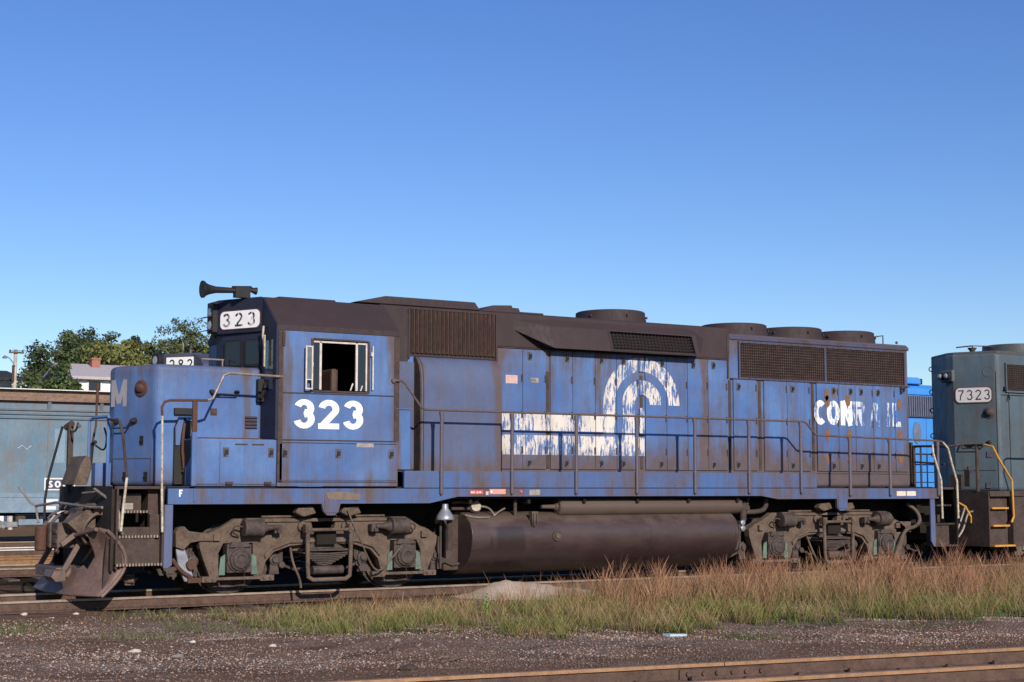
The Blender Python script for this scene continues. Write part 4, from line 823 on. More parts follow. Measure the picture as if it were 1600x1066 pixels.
    rect(m, 7.155, 7.415, 2.46, 3.04); rect(m, 4.66, 7.63, 2.13, 2.46); rect(m, 7.52, 7.63, 2.52, 2.98)
    cut(m, gaps, 'railway_emblem', M['worn'], 'flaking white railway emblem: two bars running into a double arch')
    m = MB(); x = 0; h = .47
    for k, ch in enumerate('CON'):
        W, st = glyph(ch, .24)
        for j, p in enumerate(st): ribbon(m, p, .24, lambda a, b, l, x=x: (11.62 + (a + x) * h, y - l - .001, 2.775 + b * h), .0006 * j)
        x += W + .04
    cut(m, [11.69, 12.26, 12.7], 'railway_name', M['wornC'], 'white C O N of the worn railway name')
    x0 = x; m = MB()
    for k, ch in enumerate('RAIL'):
        W, st = glyph(ch, .22)
        for j, p in enumerate(st): ribbon(m, p, .22, lambda a, b, l, x=x: (11.62 + (a + x) * h, y - l - .001, 2.775 + b * h), .0006 * j)
        x += (W + .05) * 1.3
    cut(m, [12.7, 13.17, 13.76], 'railway_name', M['worn2'], 'almost worn away R A I L of the railway name')
    m = MB(); m.box(0, 0, 0, 0, 0, 0) if False else None
    # rusty scabs round hinges
    m = MB()
    for x_, z_ in ((11.95, 3.36), (11.96, 3.22), (12.50, 3.26), (11.96, 2.58), (12.52, 2.58), (11.96, 2.12), (12.52, 2.12), (13.88, 3.22), (13.88, 2.62), (13.88, 2.16), (12.15, 3.40)):
        n_ = 11; pts = [(x_ + (.05 + .03 * random.random()) * math.cos(k * 2 * math.pi / n_), z_ + (.10 + .04 * random.random()) * math.sin(k * 2 * math.pi / n_)) for k in range(n_)]
        m.add([(p[0], y - .003, p[1]) for p in pts], [tuple(range(n_))])
    m.build('rust_scab', metal('orange_rust_scab', (.24, .115, .055), (.10, .05, .03), .9, 20), L)
    # notices
    def notice(x0, x1, z0, z1, mat, yy, rows, lm, label):
        m = MB(); m.box(x0, x1, yy - .006, yy - .001, z0, z1); o = m.build('notice', M[mat], L, label=label)
        m = MB()
        for k, s_ in enumerate(rows):
            hh = (z1 - z0) / (len(rows) + .6) * .72; wd = sum(glyph(c_, .2)[0] + .2 for c_ in s_) * hh; sx = min(1.6, (x1 - x0) * .86 / wd)
            text(m, s_, hh, .2, plane_y(x0 + (x1 - x0) * .07, z1 - (k + 1) * (z1 - z0) / (len(rows) + .35), yy - .0065), .2, sx)
        m.build('text', M[lm], o)
    notice(4.77, 5.00, 3.32, 3.46, 'plate2', -.9445, ('DANGER', 'NO LIR', 'OR FIRE'), 'pink', 'small faded danger notice with reddish print')
    notice(5.26, 5.42, 3.35, 3.43, 'plate', -.9445, ('OIL',), 'brown', 'small dull maker plate')
    notice(3.74, 3.98, 1.475, 1.535, 'red', -1.561, ('NO AIR',), 'white', 'red strip with white print on the sill')
    notice(4.10, 4.40, 1.475, 1.555, 'pink', -1.561, ('8000',), 'white', 'faded red and white tag on the sill')
    notice(4.85, 5.06, 1.455, 1.545, 'plate', -1.561, (), 'brown', 'grey data plate on the sill')
    m = MB(); m.box(4.03, 4.08, -1.566, -1.562, 1.46, 1.52); m.build('tag_plate', M['sash'], L)
    m = MB(); m.lathe([(0, .028), (.02, .022)], (4.69, -1.561, 1.515), (0, -1, 0), 12); m.build('reset_button', M['red'], L)
    for x0, x1 in ((13.12, 13.36), (13.385, 13.63)):
        m = MB(); m.box(x0, x1, -1.568, -1.561, 1.42, 1.51); m.build('reflector', M['liteplate'], L, .02)
    m = MB(); text(m, 'F', .10, .22, plane_y(-1.04, 1.45, -1.5615)); m.build('lettering', M['white'], L, label='small white F on the front end of the sill')
    m = MB(); m.add([(x_, -1.5725, z_) for x_, z_ in ((1.22, 1.5), (1.5, 1.52), (1.82, 1.48), (1.80, 1.39), (1.3, 1.40))], [(0, 1, 2, 3, 4)]); m.build('stain', metal('tan_stain', (.20, .14, .09), (.12, .10, .10), .9, 12), L)
    return L
def LATCH(d, x, y, z):
    m = MB(); m.box(x - .045, x + .045, y - .006, y - .0005, z - .075, z + .065); m.box(x - .02, x + .03, y - .028, y - .006, z - .03, z + .03); m.box(x - .025, x - .01, y - .03, y - .006, z - .06, z - .03)
    m.mi[-12:] = [1] * 12
    return m.build('latch', [M['latch'], M['black']], d)
M['shadedcab'] = metal('shaded_blue_cab_front', (.020, .023, .052), (.016, .016, .028), .65)  # cab blue darkened to paint in the shade on the front
M['pilotshade'] = metal('shade_brown_pilot', (.040, .027, .023), (.018, .013, .012), .9, 5, .5)  # plate colour kept dark to paint in the black void there
M['seat'] = metal('worn_brown_seat', (.09, .05, .035), (.05, .03, .025), .6)
M['greyblue2'] = metal('grey_control_stand', (.12, .13, .14), (.07, .08, .09), .6)
M['latch'] = metal('blue_brown_latch_plate', (.10, .09, .12), (.05, .04, .04), .7, 12)
M['steptread'] = metal('worn_step_tread', (.36, .26, .19), (.10, .07, .055), .7, 18)
M['brownrail'] = metal('brown_handrail', (.13, .09, .085), (.06, .045, .045), .6, 10)
M['post'] = metal('blue_brown_handrail_post', (.085, .085, .13), (.12, .08, .065), .42, 5)
M['screenback'] = metal('brown_radiator_core', (.022, .013, .012), (.012, .008, .008), .9, 3)
M['plate2'] = metal('pinkish_notice_plate', (.55, .42, .38), (.45, .33, .30), .6, 12)
M['wornC'] = paint('chipped_white_letters', BL, BF, DIRT, .2, .1, over=(.78, .77, .76), wear=.57)
loco = locomotive_main()
# ------------------------------------------------------------ ground
def frail(x): return -11.74 - .155 * (x - 0) if x < 1 else -11.895 - .098 * (x - 1)
FR0 = Vector((-2.84, -11.09, 0)); FRD = Vector((6.91, -1.08, 0)).normalized()      # foreground rail: a point on it and its direction
def fr_dist(x, y): return (x - FR0.x) * -FRD.y + (y - FR0.y) * FRD.x
def gh(x, y):
    x = np.asarray(x, float); y = np.asarray(y, float)
    h = -.215 + .018 * np.sin(x * .9 + 1.3 * np.sin(y * .7)) + .014 * np.sin(y * 1.7 + x * .6) + .012 * np.sin(x * 2.9 - y * 2.1) + .008 * np.sin(x * 5.3 + y * 4.7 + 2 * np.sin(x))
    h = h + .045 * np.exp(-((y + .2) / 2.1) ** 4) + .035 * np.exp(-(fr_dist(x, y) / .8) ** 2)
    h = h + .05 * np.exp(-((y + 5.6) / 1.5) ** 2) * np.clip((x + 1) / 4, 0, 1)
    for c in (8.95, 13.15, 18.25, 23.95): h = h + .03 * np.exp(-((y - c) / 1.7) ** 4)
    return h
def axis(lo, hi, a, b, fine, grow=1.18):
    L = list(np.arange(a, b, fine)); s = fine; x = b
    while x < hi: L.append(x); s *= grow; x += s
    L.append(hi); s = fine; x = a
    while x > lo: s *= grow; x -= s; L.append(max(x, lo))
    return np.array(sorted(set(L)))
ax_ = axis(-900, 1500, -9, 22, .12); ay_ = axis(-400, 2500, -14.5, 3, .12)
XX, YY = np.meshgrid(ax_, ay_); ZZ = gh(XX, YY)
near = (np.abs(XX) < 60) & (np.abs(YY) < 60)
ZZ = np.where(near, ZZ, -.21)
v = np.stack([XX.ravel(), YY.ravel(), ZZ.ravel()], 1); nx, ny = len(ax_), len(ay_)
i = (np.arange(ny - 1)[:, None] * nx + np.arange(nx - 1)[None]).ravel()
fc = np.stack([i, i + 1, i + nx + 1, i + nx], 1)
def np_mesh(name, v, fc, mat, smooth=True, cols=None, kind=None):
    me = bpy.data.meshes.new(name); k = fc.shape[1]
    me.vertices.add(len(v)); me.vertices.foreach_set('co', np.asarray(v, np.float32).ravel())
    me.loops.add(fc.size); me.loops.foreach_set('vertex_index', fc.astype(np.int32).ravel())
    me.polygons.add(len(fc)); me.polygons.foreach_set('loop_start', np.arange(0, fc.size, k, dtype=np.int32))
    try: me.polygons.foreach_set('loop_total', np.full(len(fc), k, np.int32))
    except Exception: pass
    me.update(calc_edges=True)
    if smooth: me.polygons.foreach_set('use_smooth', np.ones(len(fc), bool))
    if cols is not None:
        a = me.color_attributes.new('col', 'FLOAT_COLOR', 'POINT'); a.data.foreach_set('color', np.concatenate([cols, np.ones((len(cols), 1))], 1).astype(np.float32).ravel())
    me.materials.append(mat); o = bpy.data.objects.new(name, me); col.objects.link(o)
    if kind: o['kind'] = kind
    return o
t = NT('gravel_ground')
n1 = t.noise(.35, (1, 1.8, 1), det=6); n2 = t.noise(38, det=6, rough=.75); n3 = t.noise(5, det=7, rough=.7)
vo = t.n('TexVoronoi'); vo.inputs['Scale'].default_value = 30; t.l(t.co(), vo.inputs['Vector'])
stone = t.mix(t.mr(n2, .3, .7), (.29, .215, .18), (.60, .47, .40))
c1 = t.mix(t.mr(vo.outputs['Distance'], .05, .5), stone, (.19, .13, .10)); soil = t.mix(t.mr(n2, .35, .7), (.125, .070, .045), (.26, .155, .108))
x, y, z = t.xyz()
fd = t.math('ADD', t.math('MULTIPLY', x, .154), y)                    # bands run along the foreground track
wob = t.math('ADD', fd, t.mr(t.noise(.5, det=5), .3, .7, -1.0, 1.0))
dirtband = t.math('MULTIPLY', t.mr(wob, -8.6, -9.1), t.mr(wob, -10.6, -9.8, 0, 1))
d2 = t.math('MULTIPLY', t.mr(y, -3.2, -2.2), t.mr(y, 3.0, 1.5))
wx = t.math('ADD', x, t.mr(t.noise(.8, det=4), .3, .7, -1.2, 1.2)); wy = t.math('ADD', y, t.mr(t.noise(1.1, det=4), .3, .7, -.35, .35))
loco_shade = t.math('MULTIPLY', t.mr(wy, -1.5, -.8), t.math('MULTIPLY', t.mr(wy, 11.5, 10.0), t.mr(wx, -2.6, -1.2)))  # painted shade: darkens the ground under and behind the locomotive
mk = t.math('MAXIMUM', t.mr(n1, .46, .56), t.math('MAXIMUM', dirtband, d2)); mk = t.math('MULTIPLY', mk, t.mr(n3, .3, .6, .45, 1))
mk = t.math('MAXIMUM', mk, t.math('MULTIPLY', t.mr(wob, -10.3, -11.0), t.mr(n3, .35, .6, .5, 1)))
c1 = t.mix(mk, c1, soil)
c1 = t.mix(t.math('MULTIPLY', t.mr(t.noise(.9, (1, 2.4, 1), det=7, rough=.7), .52, .62), .6), c1, (.075, .046, .034))
c1 = t.mix(t.mr(t.noise(70, det=2), .70, .73, 0, .7), c1, (.45, .40, .38))
c1 = t.mix(t.mr(y, 3.5, 6.5), c1, t.mix(t.mr(n3, .3, .7), (.15, .095, .055), (.22, .15, .095)))
c1 = t.mix(t.math('MULTIPLY', loco_shade, .9), c1, (.020, .015, .012))
hh = t.math('ADD', t.math('MULTIPLY', n2, .6), vo.outputs['Distance']); t.bump(hh, .8, .03)
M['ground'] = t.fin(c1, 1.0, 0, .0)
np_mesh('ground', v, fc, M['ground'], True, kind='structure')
def gz(x, y): return float(gh(x, y))

# loose stones: thousands of small ones as one pile of gravel, the odd bigger one by itself
octv = np.array([(1, 0, 0), (-1, 0, 0), (0, 1, 0), (0, -1, 0), (0, 0, 1), (0, 0, -1)], float)
octf = np.array([(0, 2, 4), (2, 1, 4), (1, 3, 4), (3, 0, 4), (2, 0, 5), (1, 2, 5), (3, 1, 5), (0, 3, 5)])
def vn0(x, y, s): return .5 + .25 * (np.sin(x * s + 1.7 * np.sin(y * s * .8)) + np.sin(y * s * 1.3 + 1.9 * np.sin(x * s * .7)))
def stones(name, n, xr, yr, smin, smax, mat, keep=None):
    x = rng.uniform(*xr, n); y = rng.uniform(*yr, n)
    if keep is not None: k = keep(x, y); x = x[k]; y = y[k]; n = len(x)
    s = smin * (smax / smin) ** (rng.random(n) ** 2.2); z = gh(x, y) + s * .15
    V = octv[None] * (1 + rng.uniform(-.35, .35, (n, 6, 3))) + rng.uniform(-.25, .25, (n, 6, 3)); a = rng.uniform(0, 6.28, n)
    ca, sa = np.cos(a)[:, None], np.sin(a)[:, None]
    V = np.stack([V[..., 0] * ca - V[..., 1] * sa, V[..., 0] * sa + V[..., 1] * ca, V[..., 2] * .6], -1) * s[:, None, None]
    V += np.stack([x, y, z], 1)[:, None]
    g = rng.random((n, 1)) ** 2.0; base = np.array([.21, .155, .125])[None] * (1 - g) + np.array([.46, .36, .31])[None] * g
    w_ = rng.random(n) < .012; base[w_] = (.5, .45, .42); fdn = .154 * x + y; bd = (np.clip((-8.8 - fdn) / .5, 0, 1) * np.clip((fdn + 10.5) / .4, 0, 1))[:, None]; base *= 1 - .5 * bd; base *= (.75 + .5 * (vn0(x, y, 1.3)))[:, None]; br = rng.random(n) < .25; base[br] *= (1.0, .72, .58)
    return np_mesh(name, V.reshape(-1, 3), (octf[None] + 6 * np.arange(n)[:, None, None]).reshape(-1, 3), mat, False, np.repeat(base, 6, 0), 'stuff')
t = NT('loose_stone'); at = t.n('VertexColor'); at.layer_name = 'col'; M['stones'] = t.fin(at.outputs[0], .92, 0, .2)
stones('gravel', 120000, (-7, 15), (-12.2, -1.9), .006, .020, M['stones'], lambda x, y: (fr_dist(x, y) > .05) & (rng.random(len(x)) < .35 + .65 * (np.sin(x * 1.3 + y * 2) > -.3)))
def rock(x, y, s, mat, label, name='stone', sx=1.5, group=None):
    s *= .65
    m = MB(); b = bmesh.new(); bmesh.ops.create_icosphere(b, subdivisions=2, radius=1)
    r = random.Random(x * 7 + y); V = []
    for p in b.verts:
        k = 1 + .22 * math.sin(3 * p.co.x + r.random()) + r.uniform(-.10, .10); V.append((x + p.co.x * s * sx * k, y + p.co.y * s * k, gz(x, y) + .3 * s + p.co.z * s * .6 * k))
    m.add(V, [[q.index for q in f_.verts] for f_ in b.faces]); b.free(); o = m.build(name, mat); o.data.transform(__import__('mathutils').Matrix.Translation((-x, -y, 0))); o.location = (x, y, 0); return tag(o, label, 'stone', group)
pale = metal('pale_stone', (.55, .48, .43), (.36, .30, .27), .9, 12); grey = metal('grey_stone', (.24, .21, .195), (.14, .12, .11), .9, 9)
rock(-2.10, -5.26, .045, pale, 'pale stone on the gravel below the wheel under the cab front, left of the grass'); rock(-1.57, -6.42, .05, pale, 'brightest white pebble at the lower left edge of the grass')
rock(-3.0, -5.95, .06, pale, 'pinkish pale flat stone below the snow plow on open gravel', sx=2.2); rock(-2.72, -6.55, .06, grey, 'low grey stone right of the pinkish flat stone on brown dirt', sx=1.8)
rock(.02, -10.85, .05, pale, 'white pebble lying close to the foreground rail'); rock(-.21, -6.83, .05, grey, 'grey stone at the foot of the grass below the fuel tank')
rock(-1.2, -9.0, .09, metal('dark_clod', (.07, .05, .042), (.04, .03, .026), .95, 14), 'dark brown clod of dirt on the gravel near the bottom edge', 'dirt_clod', 2)
rock(-2.45, -.15 - 1.35, .05, pale, 'small white stone against the near rail below the steps')
rock(-3.15, -1.5, .06, pale, 'pale stone against the near rail left of the plow shadow')
m = MB(); m.prism([(3.0, -7.62), (3.22, -7.78), (3.2, -7.84), (3.02, -7.74)], 'z', gz(3, -7.7) + .0, gz(3, -7.7) + .03); tag(m.build('litter_sheet', metal('pale_blue_litter', (.42, .55, .62), (.3, .4, .45), .5)), 'crumpled pale blue scrap of litter in front of the tall grass', 'litter')
m = MB(); m.tube([(-.6, -8.6, gz(-.6, -8.6) + .015), (-.25, -8.48, gz(-.3, -8.5) + .03)], .013); tag(m.build('stick', M['tie']), 'thin weathered stick lying on gravel below the fuel tank', 'stick')

# ------------------------------------------------------------ tracks
def rail_prof(): return [(-.036, 0), (.036, 0), (.036, -.03), (.012, -.042), (.010, -.135), (.07, -.155), (.07, -.17), (-.07, -.17), (-.07, -.155), (-.010, -.135), (-.012, -.042), (-.036, -.03)]
def rail(p0, d, L0, L1, par, top='railtop', side='rail', joints=()):
    p0 = Vector(p0); d = Vector(d).normalized(); s_ = Vector((-d.y, d.x, 0)); m = MB(); P = rail_prof(); n = len(P)
    xs = [L0] + sorted(joints) + [L1]
    for a, b in zip(xs, xs[1:]):
        a += .004; b -= .004
        m.add([p0 + d * L + s_ * q + Vector((0, 0, z)) for L in (a, b) for q, z in P], [(i, (i + 1) % n, (i + 1) % n + n, i + n) for i in range(n)] + [tuple(range(n)), tuple(range(2 * n - 1, n - 1, -1))])
        for k in range(n): pass
        m.mi[-(n + 2)] = 1; m.mi[-(n + 1)] = 1; m.mi[-3] = 1  # head edges take the bright top colour too, as a painted highlight
    for j in joints:
        for sg in (-1, 1):
            q0, q1 = sg * .014, sg * .032
            m.add([p0 + d * (j + L) + s_ * q + Vector((0, 0, z)) for L in (-.46, .46) for q, z in ((q0, -.045), (q1, -.05), (q1, -.125), (q0 * 2.2, -.14))], [(0, 1, 5, 4), (1, 2, 6, 5), (2, 3, 7, 6), (0, 1, 2, 3), (4, 5, 6, 7)])
            for L in (-.38, -.22, -.08, .08, .22, .38): c = p0 + d * (j + L) + Vector((0, 0, -.088)); m.cyl(c + s_ * q1, c + s_ * (q1 + sg * .022), .02, n=6)
    return m.build('rail', [M[side], M[top]], par)
def ties(par, p0, d, L0, L1, step=.55, width=2.6, top=-.178):
    d = Vector(d).normalized(); s_ = Vector((-d.y, d.x, 0)); k = L0; first = None
    while k < L1:
        c = Vector(p0) + d * k
        if first is None:
            m = MB(); v = [Vector((0, 0, 0)) + d * a + s_ * b + Vector((0, 0, z)) for z in (-.16, 0) for a, b in ((-.11, -width / 2), (.11, -width / 2), (.11, width / 2), (-.11, width / 2))]
            m.add(v, [(0, 1, 2, 3), (4, 5, 6, 7), (0, 1, 5, 4), (1, 2, 6, 5), (2, 3, 7, 6), (3, 0, 4, 7)]); o = m.build('tie', M['tie'], None, .012); first = o
        else: o = first.copy(); col.objects.link(o)
        o.parent = par; o.location = (c.x + random.uniform(-.03, .03), c.y + random.uniform(-.05, .05), top + random.uniform(-.015, .004)); o.rotation_euler.z = random.uniform(-.02, .02); k += step
tr0 = thing('railway_track', None, None, kind='structure')
for yy in (-.753, .753): rail((0, yy, 0), (1, 0, 0), -40, 70, tr0, joints=(-2.3, 6.2) if yy < 0 else (1.5,))
ties(tr0, (0, 0, 0), (1, 0, 0), -8, 20)
sp = MB()
for k in range(46):
    x = -7.9 + .55 * k
    for yy in (-.753,):
        for sg in (-1, 1): sp.box(x - .012, x + .012, yy + sg * .078 - .014, yy + sg * .078 + .014, -.19, -.135)
sp.build('spikes', M['rust'], tr0)['kind'] = 'stuff'
for k, (yc, tp, sd_) in enumerate(((8.95, 'railtop', 'rail'), (13.15, 'railorange', 'railorange'), (18.25, 'railshine', 'rail'), (23.95, 'railtop', 'rail'))):
    tk = thing('railway_track', None, None, (0, yc, 0), kind='structure')
    for yy in (-.753, .753): rail((0, yc + yy, 0), (1, 0, 0), -60, 90, tk, tp, sd_)
    ties(tk, (0, 0, 0), (1, 0, 0), -9, 9, .56)
tf = thing('railway_track', None, None, kind='structure')
s_ = Vector((FRD.y, -FRD.x, 0))
jt = (Vector((.85, 0, 0)).x - FR0.x) / FRD.x
rail(FR0, FRD, -12, 40, tf, 'railwarm', 'rail', joints=(3.55,))
rail(FR0 + s_ * 1.12, FRD, -12, 40, tf, 'railwarm', 'rail', joints=(9.0,))
ties(tf, FR0 + s_ * .56, FRD, -8, 24, .56, 2.9, -.172)
sp = MB()
for k in range(50):
    c = FR0 + FRD * (-8 + .56 * k)
    for q in (-.085, .085): p = c + s_ * q; sp.box(p.x - .03, p.x + .03, p.y - .018, p.y + .018, -.19, -.128 + .012 * (k % 3))
sp.build('spikes', M['rail'], tf)['kind'] = 'stuff'

# ------------------------------------------------------------ sand heap beside the rail
n = 60; xs = np.linspace(2.6, 6.5, n); ys = np.linspace(-2.6, -.80, 26); X_, Y_ = np.meshgrid(xs, ys)
r1 = np.exp(-((X_ - 4.55) / .62) ** 2 - ((Y_ + 1.35) / .33) ** 2) * .20; r2 = np.exp(-((X_ - 5.3) / 1.0) ** 2 - ((Y_ + 1.5) / .45) ** 2) * .15
Z_ = gh(X_, Y_) - .03 + r1 + r2 + .012 * np.sin(X_ * 9 + Y_ * 5) * (r1 + r2 > .02) + .008 * np.sin(X_ * 23 - Y_ * 17)
i = (np.arange(25)[:, None] * n + np.arange(n - 1)[None]).ravel()
o = np_mesh('sand_heap', np.stack([X_.ravel(), Y_.ravel(), Z_.ravel()], 1), np.stack([i, i + 1, i + n + 1, i + n], 1), metal('pale_sand', (.40, .31, .25), (.28, .215, .17), .95, 5, .6))
tag(o, 'low heap of pale sand beside the near rail in front of the fuel tank', 'sand heap')

# ------------------------------------------------------------ grass
t = NT('grass_blades'); at = t.n('VertexColor'); at.layer_name = 'col'
tb = t.n('BsdfTranslucent'); mx = t.n('MixShader'); mx.inputs[0].default_value = .25; t.l(at.outputs[0], tb.inputs[0]); t.fin(at.outputs[0], .7, 0, .15)
t.l(t.b.outputs[0], mx.inputs[1]); t.l(tb.outputs[0], mx.inputs[2]); t.l(mx.outputs[0], t.t.nodes['Material Output'].inputs[0]); M['grass'] = t.m
def blades(name, x, y, h, wd, lean, c0, c1, kind='stuff', seg=3, curve=.35, head=0):
    n = len(x); z = gh(x, y) - .01; a = rng.uniform(0, 6.28, n); fa = rng.uniform(0, 3.14, n)
    dx, dy = np.cos(a) * lean * h, np.sin(a) * lean * h; wx, wy = np.cos(fa) * wd / 2, np.sin(fa) * wd / 2
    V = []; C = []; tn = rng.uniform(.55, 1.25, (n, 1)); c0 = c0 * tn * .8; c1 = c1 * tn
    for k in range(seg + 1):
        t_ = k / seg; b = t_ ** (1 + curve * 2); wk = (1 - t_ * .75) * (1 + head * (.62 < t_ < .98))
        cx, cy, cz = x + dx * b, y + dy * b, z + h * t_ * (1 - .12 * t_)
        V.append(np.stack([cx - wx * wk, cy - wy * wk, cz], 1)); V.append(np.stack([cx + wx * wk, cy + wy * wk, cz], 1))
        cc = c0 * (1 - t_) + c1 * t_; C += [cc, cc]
    V = np.stack(V, 1); C = np.stack(C, 1); m_ = 2 * (seg + 1)
    f_ = np.array([(2 * k, 2 * k + 1, 2 * k + 3, 2 * k + 2) for k in range(seg)])
    return np_mesh(name, V.reshape(-1, 3), (f_[None] + m_ * np.arange(n)[:, None, None]).reshape(-1, 4), M['grass'], False, C.reshape(-1, 3), kind)
def vn(x, y, s, seed=0): return .5 + .25 * (np.sin(x * s + 1.7 * np.sin(y * s * .8 + seed)) + np.sin(y * s * 1.3 + 1.9 * np.sin(x * s * .7 + seed * 2)))
def field(n, xr, back, front, dens):
    nc_ = max(8, n // 38); cx_ = rng.uniform(*xr, nc_); cu_ = rng.random(nc_); ci_ = rng.integers(0, nc_, n)
    x = cx_[ci_] + rng.normal(0, .075, n); b = back(x); f_ = front(x); u = cu_[ci_] + rng.normal(0, .018, n); y = b + (f_ - b) * u; k = rng.random(n) < dens(x, y, u); return x[k], y[k], u[k]
FX = [-4.5, -2.2, -1.2, -.2, .7, 2.2, 3.65, 4.8, 6.0, 7.4, 12, 22, 40]; FY = [-2.4, -3.4, -4.9, -6.2, -6.95, -7.2, -7.35, -7.0, -7.3, -8.0, -8.4, -9.0, -10]
front = lambda x: np.interp(x, FX, FY) + .35 * np.sin(x * 3.1) + .2 * np.sin(x * 7.3)
back = lambda x: np.interp(x, [-4.5, 2, 6, 9, 30], [-1.9, -2.5, -3.0, -2.2, -2.2]) + .2 * np.sin(x * 2.3)
# green undergrowth
def lerpc(a, b, g): return np.array(a)[None] * (1 - g[:, None]) + np.array(b)[None] * g[:, None]
x, y, u = field(75000, (-2.4, 24), back, front, lambda x, y, u: np.clip(vn(x, y, 1.7, 1) * 1.8 - .25, .06, 1) * np.clip((x + 2.4) / 2.2, .12, 1) * (.5 + .5 * u) * np.interp(x, [-3, 1, 4], [.45, .7, 1]))
g = rng.random(len(x)); h = (.09 + .16 * rng.random(len(x))) * np.interp(x, [-2, 2, 6], [.75, 1, 1.25])
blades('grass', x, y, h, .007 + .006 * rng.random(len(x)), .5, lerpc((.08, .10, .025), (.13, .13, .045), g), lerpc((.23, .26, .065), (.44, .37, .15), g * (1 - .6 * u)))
# dry straw-coloured blades
x, y, u = field(52000, (-.8, 24), back, front, lambda x, y, u: np.clip(vn(x, y, 1.1, 4) * 1.2, .1, 1) * np.clip((x + .8) / 2, .1, 1))
g = rng.random(len(x)); hs = np.interp(x, [-1, 2, 4, 6, 24], [.22, .27, .42, .52, .55]) * (1 - .45 * u ** 2)
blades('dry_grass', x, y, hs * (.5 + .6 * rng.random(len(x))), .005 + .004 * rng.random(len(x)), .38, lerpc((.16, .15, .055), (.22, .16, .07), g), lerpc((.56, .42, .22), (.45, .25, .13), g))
# tall reddish stems with seed heads
def red(n, xr, mul, dens, w0=.0055):
    x, y, u = field(n, xr, back, lambda x: front(x) * .82, dens)
    g = rng.random(len(x)); hs = np.interp(x, [-1, 3, 4.2, 5.5, 8, 24], [.30, .42, .60, .74, .78, .78]) * mul * (1 - .30 * u)
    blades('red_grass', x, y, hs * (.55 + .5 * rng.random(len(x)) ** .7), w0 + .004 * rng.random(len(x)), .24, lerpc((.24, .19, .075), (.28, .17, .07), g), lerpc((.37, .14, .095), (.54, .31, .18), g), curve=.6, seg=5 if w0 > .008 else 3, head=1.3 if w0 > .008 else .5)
red(24000, (3.2, 26), 1, lambda x, y, u: np.clip(vn(x, y, 1.3, 7) * 1.3 - .05, .05, 1) * np.interp(x, [3.2, 5, 6.5], [.10, .55, 1]))
red(900, (-.2, 4.5), 1.15, lambda x, y, u: np.clip(vn(x, y, 2.1, 3) * 1.6 - .5, .02, 1))
red(2600, (4, 22), 1.30, lambda x, y, u: np.clip(vn(x, y, 2.5, 9) * 2 - .8, .0, 1), .0085)
# sparse tufts on the open gravel at the left
x = rng.uniform(-5.5, 1.0, 9000); y = rng.uniform(-5.0, -1.6, 9000); k = rng.random(9000) < np.clip(vn(x, y, 2.6, 5) * 2.6 - 1.45, 0, 1) * .8; x, y = x[k], y[k]; g = rng.random(len(x))
blades('grass', x, y, .04 + .11 * rng.random(len(x)), .007 + .004 * rng.random(len(x)), .6, lerpc((.07, .10, .03), (.10, .11, .04), g), lerpc((.17, .22, .07), (.27, .26, .12), g))
x = rng.uniform(3, 9, 3000); y = -7.2 - rng.random(3000) * 1.5; k = rng.random(3000) < np.clip(vn(x, y, 2.2, 8) * 3 - 1.9, 0, 1); x, y = x[k], y[k]; g = rng.random(len(x))
blades('grass', x, y, .04 + .09 * rng.random(len(x)), .009, .6, lerpc((.06, .10, .035), (.09, .12, .04), g), lerpc((.14, .23, .08), (.22, .26, .11), g))
# one leafy weed standing out of the grass
def weed(x, y, h):
    root = thing('leafy_weed', 'bright green leafy weed upright in the grass below the sand heap', 'weed', (x, y, gz(x, y)))
    m = MB(); z0 = gz(x, y); m.tube([(x, y, z0), (x + .01, y, z0 + h)], .006); m.build('stem', M['leaf'], root); m = MB()
    for k in range(16):
        z = z0 + h * (.35 + .65 * k / 15); a = k * 2.4; l = .09 * (1.2 - k / 20); d = Vector((math.cos(a), math.sin(a), .7)).normalized(); s2 = Vector((-math.sin(a), math.cos(a), 0)) * .016; p = Vector((x, y, z))
        m.add([p, p + d * l * .5 + s2, p + d * l, p + d * l * .5 - s2], [(0, 1, 2, 3)])
    m.build('leaf', M['leaf'], root)
M['leaf'] = metal('fresh_leaf', (.16, .30, .06), (.10, .22, .05), .6, 9)
weed(2.05, -5.0, .34)

# ------------------------------------------------------------ the other locomotives
def gp(L, x0, yc, length, body, roof, v_end=True, board=None, cabx=None, rails='orange', detail=True, mirror=False):
    """hood unit whose vee-ended long hood starts at x0; simplified sides"""
    B, RF = M[body], M[roof]; ys = yc - .93
    m = MB(); m.prism([(x0 + .42, yc - .93), (x0 + length, yc - .93), (x0 + length, yc + .93), (x0 + .42, yc + .93), (x0, yc + .10), (x0, yc - .10)], 'z', 1.50, 4.42); m.build('long_hood', B, L, .085, seg=4)
    m = MB(); m.box(x0 - .6, x0 + length + 2.2, yc - 1.53, yc + 1.53, 1.40, 1.51); m.box(x0 + .9, x0 + length + 2.2, yc - 1.56, yc + 1.56, 1.22, 1.40); m.box(x0 + .9, x0 + length + 2, yc - .6, yc + .6, .8, 1.22); m.build('underframe', M['brown'], L, .01)
    m = MB(); m.box(x0 - .62, x0 - .585, yc - 1.5, yc + 1.5, .40, 1.50); m.build('pilot_plate', M['brown'], L)
    m = MB()
    for xx in (x0 + .72, x0 + 1.55):
        m.box(xx, xx + .008, ys - .012, ys - .001, 1.6, 4.05)
    m.box(x0 + .5, x0 + length, ys - .01, ys - .001, 3.50, 3.515); m.build('door_seam', M['dark'], L)
    return B
L2 = thing('diesel_locomotive', 'weathered teal locomotive at the right edge, rear end forward, carrying 7323 on its number board', 'locomotive', (0, 0, 0), 'diesel locomotives in the yard')
gp(L2, 16.34, 0, 13, 'teal', 'roof')
